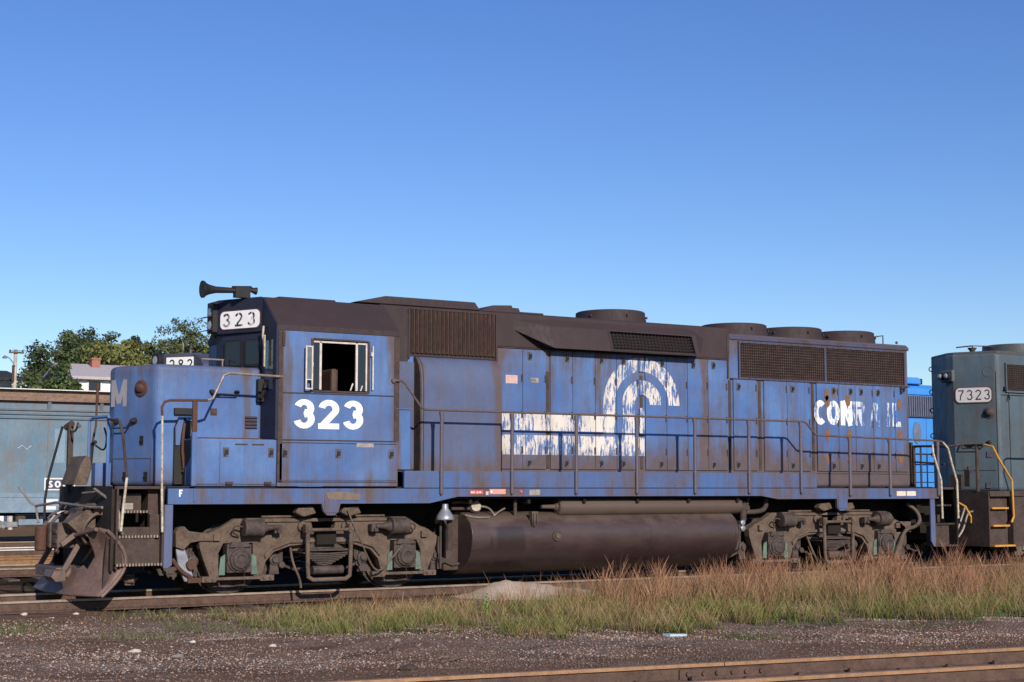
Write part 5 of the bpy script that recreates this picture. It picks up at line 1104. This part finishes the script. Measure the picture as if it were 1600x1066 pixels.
mv = MB(); mv.prism([(16.36, -.10), (16.36, .10), (16.78, .93), (30, .93), (30, -.93), (16.78, -.93)], 'z', 4.34, 4.44)
mv.build('hood_roof', M['tealroof'], L2, .03)
P0, P1 = (16.76, -.93), (16.34, -.10)
u2 = Vector((P1[0] - P0[0], P1[1] - P0[1], 0)).normalized(); n2_ = Vector((-u2.y, u2.x, 0)); n2_ = n2_ if n2_.y < 0 else -n2_
def PV(s, z, d=0): return Vector((P0[0], P0[1], z)) + u2 * s + n2_ * d
def slab2(mb, s0, s1, z0, z1, d0, d1, r=0):
    pts = [(s0, z0), (s1, z0), (s1, z1), (s0, z1)] if not r else sum([[(cx + r * math.cos(R(a)), cz + r * math.sin(R(a))) for a in range(a0, a0 + 91, 15)]
           for cx, cz, a0 in ((s1 - r, z1 - r, 0), (s0 + r, z1 - r, 90), (s0 + r, z0 + r, 180), (s1 - r, z0 + r, 270))], [])
    k = len(pts); mb.add([PV(a, b, d0) for a, b in pts] + [PV(a, b, d1) for a, b in pts], [tuple(range(k)), tuple(range(2 * k - 1, k - 1, -1))] + [(i, (i + 1) % k, (i + 1) % k + k, i + k) for i in range(k)])
m = MB(); slab2(m, .12, .90, 3.345, 3.69, .001, .02, .10); nb = m.build('number_board', M['rust'], L2)
m = MB(); slab2(m, .14, .88, 3.365, 3.67, .0205, .026, .09); m.build('face', M['boardgrey'], nb)
m = MB(); text(m, '7323', .215, .12, plane_v(P0, P1, .83, 3.41, .0265), .28, .95); m.build('number', M['black'], nb)
m = MB(); m.box(16.24, 16.33, -.17, .17, 3.80, 4.06); hb = m.build('headlight', M['teal'], L2, .03)
for yy in (-.085, .085):
    m = MB(); m.lathe([(0, .075), (.10, .075), (.105, .06)], (16.24, yy, 3.93), (-1, 0, 0), 18); ring = m.build('bezel', M['black'], hb)
    m = MB(); m.lathe([(0, .055), (.02, .04), (.03, .01)], (16.13, yy, 3.93), (-1, 0, 0), 16); m.build('lens', M['lens'], hb)
m = MB(); m.lathe([(0, .125), (.015, .125), (.02, .10), (.03, .085), (.04, .085), (.09, .05), (.10, .02)], PV(.20, 3.14, 0), n2_, 22); m.build('class_light', M['truck2'], L2, smooth=True)
m = MB(); m.lathe([(0, .12), (.006, .12), (.008, .105), (.003, .10)], PV(.19, 4.0, 0), n2_, 26); m.build('blanking_plate', M['teal'], L2)
m = MB(); m.tube([PV(.80, 2.50, .02), PV(.76, 2.40, .10), PV(.36, 2.40, .10), PV(.24, 2.52, .02)], .013); m.lathe([(0, .045), (.04, .04), (.06, .02)], PV(.22, 2.52), n2_, 10); m.lathe([(0, .045), (.04, .04), (.06, .02)], PV(.60, 2.46), n2_, 10); m.build('grab_iron', M['black'], L2)
for s2, z in ((.22, 2.27), (.62, 1.97), (.25, 1.63)):
    m = MB(); slab2(m, s2 - .05, s2 + .05, z - .06, z + .06, .001, .02); m.build('latch', M['latch'], L2)
m = MB(); slab2(m, .10, .92, 1.93, 1.942, .001, .006); slab2(m, .04, .05, 1.5, 4.0, .001, .004); m.build('end_seam', M['dark'], L2)
m = MB(); m.lathe([(0, .03), (.02, .045), (.03, .02)], PV(.30, 1.97, 0), n2_, 12)
m = MB(); m.lathe([(0, .70), (.13, .69), (.135, .66), (.25, .655), (.26, .60), (.24, .5), (.24, .1)], (18.35, 0, 4.42), (0, 0, 1), 40); m.build('cooling_fan', M['tealroof'], L2, smooth=True)
m = MB(); m.lathe([(0, .70), (.13, .69), (.135, .66), (.25, .655), (.26, .60), (.24, .5), (.24, .1)], (19.95, 0, 4.42), (0, 0, 1), 40); m.build('cooling_fan', M['tealroof'], L2, smooth=True)
m = MB(); m.tube([(17.6, -.15, 4.62), (16.9, -.15, 4.60), (16.9, -.15, 4.44)], .014); m.tube([(16.9, .3, 4.60), (16.9, -.15, 4.60)], .014); m.lathe([(0, .10), (.05, .11), (.07, .05), (.13, .09), (.15, .1)], (17.0, -.05, 4.42), (0, 0, 1), 14); m.build('roof_fitting', M['brown'], L2)
for zz in (4.2, 3.7, 3.3, 2.75, 2.35): m = MB(); m.tube([(16.62, .74, zz), (16.56, .78, zz - .02), (16.56, .78, zz - .09), (16.62, .74, zz - .11)], .011, 6, 1); m.build('step_rung', M['black'], L2)
m = MB(); m.box(16.99, 24, -.955, -.931, 3.60, 4.15); m.build('radiator_backing', M['screenback'], L2)
m = MB(); x = 17.0
while x < 20.5: m.box(x, x + .008, -.964, -.9555, 3.6, 4.15); x += .052
for k in range(12): z = 3.62 + .046 * k; m.box(17.0, 20.5, -.969, -.9645, z, z + .007)
m.build('radiator_screen', M['brown'], L2)
m = MB()
for a in ((16.96, 24, 4.15, 4.185), (16.96, 24, 3.565, 3.60), (16.96, 16.99, 3.60, 4.15)): m.box(a[0], a[1], -.975, -.931, a[2], a[3])
m.build('screen_frame', M['teal'], L2)
m = MB(); m.tube([(16.93, -.93, 3.66), (16.93, -.98, 3.64), (16.90, -.99, 3.60)], .03); m.tube([(17.05, -.93, 3.50), (17.02, -1.0, 3.47), (17.0, -1.0, 3.40)], .016, 6, 1); m.build('grab_iron', M['black'], L2)
# its pilot, steps, rails
m = MB(); m.tube([(15.74, -.50, 2.43), (15.80, -1.0, 2.47), (15.82, -1.20, 2.46)], .018); m.build('handrail', M['orangerail'], L2)
m = MB(); m.tube([(16.25, -1.2, 2.46), (16.40, -1.56, 2.42), (16.50, -1.58, 2.15), (16.77, -1.58, 1.70), (16.78, -1.58, 1.0), (16.70, -1.58, .90)], .022, 8) if False else m.tube([(15.78, -1.35, 2.45), (15.82, -1.56, 2.40), (15.97, -1.58, 2.15), (16.33, -1.58, 1.72), (16.35, -1.58, 1.0), (16.28, -1.58, .88)], .022, 8); m.build('handrail', M['orange'], L2)
m = MB(); m.tube([(18.2, -1.58, 2.47), (16.85, -1.58, 2.47), (16.76, -1.58, 2.43), (16.75, -1.58, 2.15), (16.96, -1.58, 1.60)], .02, 8); m.build('handrail', M['orange'], L2)
m = MB(); m.box(16.94, 17.0, -1.60, -1.56, .92, 1.60); m.build('handrail_post', M['orange'], L2)
m = MB(); m.tube([(17.0, -1.60, 2.47), (22, -1.60, 2.47)], .018); m.tube([(18.3, -1.60, 1.45), (18.3, -1.6, 2.47)], .02); m.tube([(15.74, -1.22, 1.5), (15.74, -1.22, 2.44)], .035); m.tube([(15.74, -.9, 2.44), (15.74, -1.4, 2.44)], .03); m.build('end_rail', M['brown'], L2)
m = MB(); m.tube([(15.74, .3, 1.5), (15.74, .3, 2.44), (15.74, 1.3, 2.44)], .025); m.build('end_rail', M['brown'], L2)
m = MB(); m.tube([(15.9, -.75, 1.62), (15.5, -.8, 1.40), (15.45, -.82, .95)], .018) if False else m.tube([(15.45, -.75, 1.30), (15.20, -.75, 1.42), (15.10, -1.02, 1.40), (15.30, -1.28, 1.20), (15.38, -1.34, 1.0), (15.42, -1.3, .88)], .02, 8); m.tube([(15.08, -.98, 1.40), (15.22, -1.15, 1.12)], .016); m.build('uncoupling_rod', M['orange'], L2)
for sg in (-1, 1):
    m = MB(); m.box(15.76, 16.35, sg * 1.42, sg * 1.0, .42, 1.39); m.box(16.38, 16.75, sg * 1.54, sg * 1.0, .40, 1.39); m.build('stairwell', M['brown'], L2, .01)
    for z, yy in ((.40, 1.56), (.80, 1.54), (1.15, 1.52)): m = MB(); m.box(15.80, 16.40 - .12 * (z > .5), sg * yy, sg * (yy - .22), z, z + .035); m.build('step_tread', M['orange'], L2)
m = MB(); m.box(15.28, 15.72, -.14, .14, .76, 1.0); m.box(15.42, 15.30, -.24, .24, .74, 1.02); m.build('coupler', M['truck'], L2, .02)
for y_ in (-1.1, -.75, .8):
    m = MB(); m.tube([(15.7, y_, 1.1), (15.55, y_, 1.08), (15.35, y_ - .05, .7), (15.1, y_, .48), (14.95, y_, .7)], .022, 8, 2); m.build('air_hose', M['steel'], L2)
m = MB(); m.lathe([(0, .06), (.04, .06), (.06, .03)], (15.3, -.5, 1.45), (-1, -.5, 0), 12); m.build('glad_hand', M['orange'], L2)
m = MB(); m.box(15.68, 15.73, -.85, -.55, 1.55, 1.85); m.box(15.70, 15.73, -1.05, -.9, 1.6, 1.95); m.build('receptacle_box', M['brown'], L2, .01)
t2 = copy_tree([o for o in loco.children if o.name.startswith('truck') and not o.name.startswith('truck_')][0], L2, (17.3, 0, 0))

# 282 and the bright blue unit on the next track
L3 = thing('diesel_locomotive', 'dark cab roof with white 282 number board seen over the low blue nose', 'locomotive', (0, 0, 0), 'diesel locomotives in the yard')
yc = 8.95
m = MB(); arcp = [(yc + 1.5 * math.sin(R(a)) , 4.02 + .45 * math.cos(R(a)) ** 1.0) for a in range(-90, 91, 15)]; m.prism(arcp, 'x', 2.50, 4.75); m.build('cab_roof', M['darkblue'], L3, .01)
m = MB(); m.box(2.62, 4.65, yc - 1.5, yc + 1.5, 1.5, 4.03); m.build('cab', M['darkblue'], L3, .02)
m = MB(); m.prism([(2.63, yc - 1.0), (2.05, yc - .22), (2.05, yc + .22), (2.63, yc + 1.0)], 'z', 3.86, 4.42); m.build('number_board_housing', M['darkblue'], L3, .02)
m = MB(); m.box(1.55, 2.6, yc - .9, yc + .9, 1.5, 3.3); m.build('short_hood', M['darkblue'], L3, .08)
q0, q1 = (2.63, yc - 1.0), (2.05, yc - .22)
uu3 = Vector((q1[0] - q0[0], q1[1] - q0[1], 0)).normalized(); nn3 = Vector((-uu3.y, uu3.x, 0)); nn3 = nn3 if nn3.y < 0 else -nn3
def slab3(mb, s0, s1, z0, z1, d0, d1):
    pts = [(s0, z0), (s1, z0), (s1, z1), (s0, z1)]; mb.add([Vector((*q0, b)) + uu3 * a + nn3 * d for d in (d0, d1) for a, b in pts], [(0, 1, 2, 3), (4, 5, 6, 7), (0, 1, 5, 4), (1, 2, 6, 5), (2, 3, 7, 6), (3, 0, 4, 7)])
m = MB(); slab3(m, .03, .90, 3.985, 4.35, .001, .012); nb = m.build('number_board', M['rust'], L3); m = MB(); slab3(m, .05, .88, 4.00, 4.335, .0125, .02); m.build('face', M['white'], nb, .003)
m = MB(); text(m, '282', .23, .15, plane_v(q0, q1, .80, 4.06, .021), .42, .95); m.build('number', M['black'], nb)
m = MB(); m.lathe([(0, .16), (.12, .16), (.13, .12), (.10, .10)], (2.02, yc - .1, 4.28), (-1, -.2, 0), 20); hl = m.build('headlight', M['black'], L3); m = MB(); m.lathe([(0, .10), (.01, .08)], (1.90, yc - .12, 4.28), (-1, -.2, 0), 16); m.build('lens', M['lens'], hl)
m = MB(); m.box(4.75, 17.5, yc - .9, yc + .9, 1.5, 4.2); m.build('long_hood', M['bright'], L3, .08)
m = MB(); m.box(1.1, 18.3, yc - 1.5, yc + 1.5, 1.2, 1.5); m.box(1, 17, yc - .6, yc + .6, .5, 1.2); m.build('underframe', M['dark'], L3)
T0 = [o for o in loco.children if o.name.startswith('truck') and not o.name.startswith('truck_')][0]
for dx in (1.6, 11.6): copy_tree(T0, L3, (dx, yc, 0))
L4 = thing('diesel_locomotive', 'bright blue locomotive glimpsed in the gap between the 323 and 7323 units', 'locomotive', (0, 0, 0), 'diesel locomotives in the yard')
yb = yc - .93
m = MB(); m.box(20.6, 36, yc - .93, yc + .93, 1.5, 4.20); m.build('long_hood', M['bright'], L4, .05)
m = MB(); m.prism([(yb - .03, 4.19), (yb - .03, 4.36), (yb + .22, 4.50), (yc + .7, 4.50), (yc + .96, 4.36), (yc + .96, 4.19)], 'x', 20.6, 36); m.build('hood_roof', M['bright'], L4, .02)
m = MB(); m.prism([(22.2, 4.50), (22.3, 4.69), (23.85, 4.69), (23.92, 4.62), (23.92, 4.50)], 'y', yb + .02, yc); m.build('roof_duct', M['bright'], L4, .03)
m = MB(); m.box(23.93, 24.0, yb + .05, yb + .5, 4.5, 4.66); m.build('vent', M['dark'], L4)
m = MB(); m.box(21, 34, yb - .004, yb - .001, 3.60, 4.165); m.build('grille_backing', M['greyblue'], L4)
m = MB()
for k in range(150): m.box(21.02 + .087 * k, 21.05 + .087 * k, yb - .03, yb - .005, 3.61, 4.16)
m.box(21, 34, yb - .06, yb - .001, 3.555, 3.60); m.build('intake_grille', M['darkblue'], L4)
m = MB(); m.lathe([(0, .0), (.01, .16), (.02, .16), (.03, 0.01)], (0, 0, 0), (0, -1, 0), 20)
o = m.build('oval_port', M['greyblue'], L4); o.location = (23.68, yb, 3.12); o.scale = (1, 1, 2.0)
m = MB()
for x in (22.2, 23.3, 24.05): m.box(x, x + .01, yb - .006, yb - .001, 1.55, 3.55)
m.build('door_seam', M['darkblue'], L4)
m = MB(); m.box(19.8, 37, yc - 1.5, yc + 1.5, 1.2, 1.5); m.box(20.5, 36, yc - .6, yc + .6, .5, 1.2); m.build('underframe', M['dark'], L4)
m = MB(); m.tube([(20, yc - 1.55, 2.5), (36, yc - 1.55, 2.5)], .02); m.tube([(20, yc - 1.55, 2.0), (36, yc - 1.55, 2.0)], .012); m.build('handrail', M['black'], L4)
for k in range(12): m = MB(); m.tube([(20.8 + 1.3 * k, yc - 1.55, 1.4), (20.8 + 1.3 * k, yc - 1.55, 2.5)], .02); m.build('handrail_post', M['black'], L4)
for dx in (21.2, 31.5): copy_tree(T0, L4, (dx, yc, 0))
# floor the ill-fitting copies: their parts sit on the same axle height, so nothing else to do

# ------------------------------------------------------------ covered hopper far left
HB = 22.45
H = thing('freight_car', 'pale teal covered hopper freight car on the far track at the left', 'freight car', (0, 23.95, 0))
m = MB(); m.prism([(HB, 1.36), (HB, 4.20), (HB + .5, 4.42), (HB + 2.5, 4.42), (HB + 3, 4.20), (HB + 3, 1.36)], 'x', -1.5, 15); m.build('body', M['hopper'], H, .02)
m = MB(); m.box(-1.5, 15, HB - .16, HB + .1, 4.19, 4.215); m.box(-1.5, 15, HB - .16, HB - .13, 4.10, 4.19); m.box(-1.5, 15, HB - .02, HB + .02, 4.22, 4.42); m.build('roof_eave', M['rusttan'], H)
m = MB(); m.box(-1.5, 15, HB - .20, HB + .5, 4.425, 4.45); m.build('running_board', M['pale'], H)
m = MB()
for z in (3.80, 3.68, 3.56): m.prism([(HB - .001, z), (HB - .06, z + .025), (HB - .06, z + .045), (HB - .001, z + .07)], 'x', -1.5, 15)
m.build('side_rib', M['hopper'], H)
for k in range(10):
    x = -1.55 + 1.54 * k
    m = MB(); m.prism([(HB - .002, 3.86), (HB - .02, 3.86), (HB - .15, 4.18), (HB - .002, 4.18)], 'x', x, x + .10); m.build('gusset', M['hopper'], H)
    m = MB(); m.box(x + .04, x + .055, HB - .008, HB - .001, 1.4, 3.54); m.build('side_seam', M['rusttan'], H)
m = MB(); m.box(-1.5, 15, HB - .05, HB - .001, 1.30, 1.42); m.box(-1.5, 15, HB - .03, HB + .1, .92, 1.30); m.box(-1.5, 15, HB - .09, HB + .1, .86, .92); m.build('side_sill', M['hoppersill'], H)
m = MB(); m.box(-1.2, 14.5, 23.2, 24.7, .75, 1.3)
for k in range(3): m.prism([(3.2 + 3.6 * k, 1.3), (6.2 + 3.6 * k, 1.3), (5.2 + 3.6 * k, .35), (4.2 + 3.6 * k, .35)], 'y', 22.9, 25)
m.build('underframe', M['dark'], H)
m = MB(); m.box(2.4, 3.9, HB + .2, HB + .3, .50, .66); m.box(2.3, 4.5, HB + .12, HB + .2, .78, .82); m.build('outlet_frame', M['hoppersill'], H)
m = MB(); m.prism([(-.9, .62), (-.5, .80), (1.55, .80), (2.0, .60), (2.45, .58), (2.45, .44), (1.7, .40), (1.2, .20), (-.2, .20), (-.9, .46)], 'y', HB + .35, HB + .5); m.cyl((2.0, HB + .34, .45), (2.0, HB + .3, .45), .06); tk = m.build('bogie', M['greysteel'], H, .02)
for x in (-.4, 1.4):
    for yy in (23.2, 24.7): m = MB(); m.cyl((x, yy - .06, .42), (x, yy + .06, .42), .42, n=28); m.build('wheel', M['dark'], tk)
m = MB(); m.box(3.05, 3.95, HB - .012, HB - .001, 1.50, 1.86); ds = m.build('data_stencil', M['pale'], H, label='small white framed reporting stencil low on the hopper side')
m = MB()
for z in (1.53, 1.55): pass
m.box(3.09, 3.91, HB - .016, HB - .013, 1.54, 1.82); ds2 = m.build('stencil_field', M['darkblue'], ds); m = MB(); text(m, 'SOO LINE'[:3], .20, .22, plane_y(3.16, 1.58, HB - .0165), .2, 1.25); m.build('stencil_text', M['pale'], ds)
m = MB(); m.box(3.05, 3.45, HB - .036, HB - .031, 1.12, 1.24); m.box(3.05, 3.4, HB - .036, HB - .031, .94, 1.04); m.build('data_panel', M['pale'], H)
m = MB()
zz = 2.75; pts = [(2.0 + .13 * k, HB - .006, zz + (.06 if k % 2 else -.05) * (1 + .3 * math.sin(k * 2.1))) for k in range(10)]; m.tube(pts[2:6], .008, 5)
m.build('chalk_scrawl', M['pale'], H)
m = MB(); m.box(3.32, 3.62, HB - .004, HB - .001, 2.3, 3.3); m.build('rubbed_patch', M['rubbed'], H)

# ------------------------------------------------------------ houses, pole, wires
def house(name, label, x0, x1, y0, y1, ze, zr, wall, roof, chim=None, ov=.35):
    h = thing(name, label, 'house', ((x0 + x1) / 2, y0, 0))
    m = MB(); m.box(x0, x1, y0, y1, -.2, ze - .27); ym = (y0 + y1) / 2; m.prism([(y0, ze - .27), (y1, ze - .27), (ym, zr - .19)], 'x', x0, x1); m.build('wall', wall, h)
    m = MB(); m.prism([(y0 - ov, ze - .18), (ym, zr), (y1 + ov, ze - .18), (y1 + ov, ze - .32), (ym, zr - .16), (y0 - ov, ze - .32)], 'x', x0 - .3, x1 + .3); rf = m.build('roof', roof, h, .02)
    if chim: m = MB(); m.box(chim - .2, chim + .2, ym - .9, ym - .5, zr - .8, zr + .22); m.box(chim - .24, chim + .24, ym - .94, ym - .46, zr + .16, zr + .24); m.build('chimney', M['brick'], rf)
    k = x0 + .5
    while k < x1 - .8:
        for z in (1.0, ze - 1.35):
            m = MB(); m.box(k, k + .7, y0 - .05, y0 - .005, z, z + 1.05); wf = m.build('window', M['pale'], h); m = MB(); m.box(k + .07, k + .63, y0 - .06, y0 - .052, z + .07, z + .98); m.build('pane', M['glass'], wf)
        k += 1.6
    return h
house('house', 'white house with grey shingled roof and red brick chimney among the trees', 10.9, 13.9, 48.5, 54.5, 6.95, 7.62, M['white2'], M['shingle'], 12.4)
house('house', 'white house with black roof at the far left beside the utility pole', 3.5, 8.0, 48, 54, 6.72, 7.1, M['white2'], M['blackroof'])
P_ = thing('utility_pole', 'pale utility pole with crossarm and curved street lamp arm, far left', 'utility pole', (7.28, 45, 0))
m = MB(); m.cyl((7.28, 45, -.3), (7.28, 45, 7.62), .10, .075, 10); m.build('pole', M['palepole'], P_)
m = MB(); m.box(6.98, 7.60, 44.86, 44.94, 7.42, 7.50); m.build('crossarm', M['tie'], P_)
for x in (7.02, 7.56): m = MB(); m.lathe([(0, .03), (.05, .04), (.08, .02)], (x, 44.9, 7.50), (0, 0, 1), 8); m.build('insulator', M['black'], P_)
m = MB(); m.tube([(7.25, 44.9, 6.85), (7.10, 44.9, 7.10), (6.95, 44.9, 7.24), (6.82, 44.9, 7.28)], .022, 6, 1); la = m.build('lamp_arm', M['steel'], P_); m = MB(); m.lathe([(0, .09), (.05, .11), (.10, .06), (.14, .03)], (6.80, 44.9, 7.18), (0, 0, 1), 12); m.build('lamp_head', M['silver'], la)
m = MB(); m.box(7.12, 7.22, 44.82, 44.9, 6.2, 6.9); m.build('transformer', M['rust'], P_)
m = MB()
for x, z0, z1 in ((7.02, 7.55, 8.50), (7.56, 7.55, 8.35)):
    pts = []
    for k in range(25): s2 = k / 24; pts.append((x + 80 * s2, 44.9 + 2 * s2, z0 + (z1 - z0) * s2 - .35 * 4 * s2 * (1 - s2)))
    m.tube(pts, .012, 4)
pw = m.build('power_line', M['dark']); tag(pw, 'thin overhead wires running right from the utility pole', 'wires')

# ------------------------------------------------------------ trees: tapered trunk, limbs, leaf clumps through the crown
def tree(x, y, h, r, leafc, n, label, cz=.62, dens=1, name='broadleaf_tree', trunk=.18, squash=1.0, leaf=.26, clump=.34, nclump=None, point=False):
    T = thing(name, label, 'tree', (x, y, 0), group='trees beyond the yard'); rg = np.random.default_rng(int(abs(x * 131 + y * 17)))
    nc = int((nclump or 30) * 2.2); n = int(n * 2.0); r *= 1.25 if name == 'broadleaf_tree' else 1; cz = min(.86, cz + .12) if name != 'airy_tree' else cz; C = []
    for k in range(nc):
        while True:
            p = rg.uniform(-1, 1, 3)
            if (p ** 2).sum() < 1: break
        p = p / max(.35, np.linalg.norm(p)) * rg.uniform(.45, 1.0)
        zz = h * cz + p[2] * h * (1 - cz); rr = r * squash * (1 if not point else np.clip((h - zz) / (h * .55), .12, 1))
        C.append((p[0] * rr, p[1] * rr, min(zz, h * .985), rg.uniform(.6, 1.25) * clump * r))
    C = np.array(C); m = MB(); m.tube([(x, y, -.3), (x + .1 * r * .3, y, h * .35), (x, y + .05, h * .6), (x, y, h * .85)], [trunk * 1.3, trunk, trunk * .7, trunk * .3], 8)
    for c in C[:max(8, nc // 2)]: 
        z0 = h * .3 + c[2] * .35; m.tube([(x, y, min(z0, c[2])), (x + c[0] * .55, y + c[1] * .55, (z0 + c[2]) / 2 + .1), (x + c[0], y + c[1], c[2])], [trunk * .4, trunk * .25, trunk * .1], 5)
    m.build('trunk', M['bark'] if name != 'airy_tree' else M['palebark'], T)
    k = rg.integers(0, nc, n); d = rg.normal(0, 1, (n, 3)); d /= np.linalg.norm(d, axis=1)[:, None]; rad = C[k, 3] * rg.random(n) ** .45
    p = C[k, :3] + d * rad[:, None] * np.array([1, 1, .75]) + np.array([x, y, 0]); p[:, 2] = np.maximum(p[:, 2], .4)
    nr = d + rg.normal(0, .6, (n, 3)) + np.array([0, 0, .25]); nr /= np.linalg.norm(nr, axis=1)[:, None]
    a = np.cross(nr, rg.normal(0, 1, (n, 3))); a /= np.linalg.norm(a, axis=1)[:, None]; b = np.cross(nr, a); s2 = leaf * rg.uniform(.45, 1.0, n)[:, None]
    V = np.stack([p - a * s2 * .5, p + b * s2 * .28, p + a * s2 * .6, p - b * s2 * .28], 1) - np.array([x, y, 0])
    tone = (rg.uniform(.7, 1.3, nc))[k][:, None] * rg.uniform(.75, 1.25, (n, 1)); cc = np.array(leafc)[None] * tone; yel = rg.random(n) < .12; cc[yel] *= (1.6, 1.35, .9)
    o = np_mesh('crown', V.reshape(-1, 3), np.arange(4 * n).reshape(-1, 4), M['foliage'], False, np.repeat(cc, 4, 0)); o.parent = T; return T
DK, MID, YG, OL = (.070, .095, .040), (.10, .13, .048), (.20, .21, .075), (.15, .165, .065)
tree(14.25, 62, 10.5, 2.0, DK, 7000, 'tallest dark rounded tree left of the centre of the treeline')
tree(13.1, 61, 9.0, 1.6, DK, 5000, 'dark tree on the sloping left shoulder of the treeline')
tree(11.75, 55, 8.0, 1.5, MID, 4500, 'mid green tree right of the utility pole with loose upright twigs', cz=.55)
tree(10.7, 52, 6.9, 1.3, MID, 4000, 'low bushy tree directly beside the utility pole', cz=.5)
tree(9.8, 46.3, 7.3, 1.15, (.07, .10, .036), 5000, 'broad dark green tree standing left of the grey-roofed house', cz=.5, nclump=34)
tree(8.3, 47.5, 6.4, .8, MID, 2500, 'short shrub just right of the utility pole foot', cz=.5)
tree(18.3, 61, 10.3, 1.5, OL, 5500, 'olive tree behind the airy tree on the right of the treeline', cz=.6)
tree(20.1, 59, 9.9, 1.3, MID, 5000, 'mid green tree between the airy tree and the yellow-green one at the cab', cz=.6)
tree(16.6, 60, 9.9, 1.5, MID, 5000, 'mid green tree filling the middle of the treeline above the nose', cz=.6)
tree(15.9, 64, 10.55, 1.9, DK, 6000, 'dark tree just right of the tallest one')
tree(17.2, 65, 10.6, 1.5, DK, 5000, 'second dark tree behind the yellow-green one')
for k, (xx, hh_) in enumerate(((17.9, 10.7), (18.5, 10.85), (19.05, 10.9))): tree(xx, 66, hh_, .75, (.036, .055, .026), 2600, ('left', 'middle', 'right')[k] + 'most of three dark pointed evergreens on the skyline' if k != 1 else 'middle one of three dark pointed evergreens on the skyline', name='evergreen_tree', point=True, nclump=26, clump=.4)
tree(15.1, 56, 9.5, 1.7, YG, 7000, 'yellow-green spreading tree right behind the grey-roofed house', cz=.6)
tree(17.1, 57, 9.9, 1.6, OL, 6500, 'olive green tree right of the spreading yellow-green one', cz=.55)
tree(19.2, 58, 9.8, 1.6, YG, 6000, 'yellow-green tree under the bare pale trunk', cz=.52)
tree(18.6, 56, 11.0, 1.35, (.095, .115, .045), 1500, 'tall airy tree with thin pale trunk and sparse feathery crown', cz=.82, name='airy_tree', trunk=.07, leaf=.2, clump=.30, nclump=20)
tree(21.2, 60, 10.5, 1.9, YG, 6500, 'yellow-green tree right beside the locomotive cab', cz=.55)
tree(23.6, 61, 10.0, 2.0, OL, 4000, 'olive tree mostly hidden behind the locomotive cab', cz=.55)
tree(12.6, 47.0, 6.0, .7, OL, 1800, 'small olive shrub in front of the grey-roofed house', cz=.55)
tree(14.4, 47, 6.9, 1.1, MID, 3500, 'bushy shrub at the right end of the grey-roofed house', cz=.5)
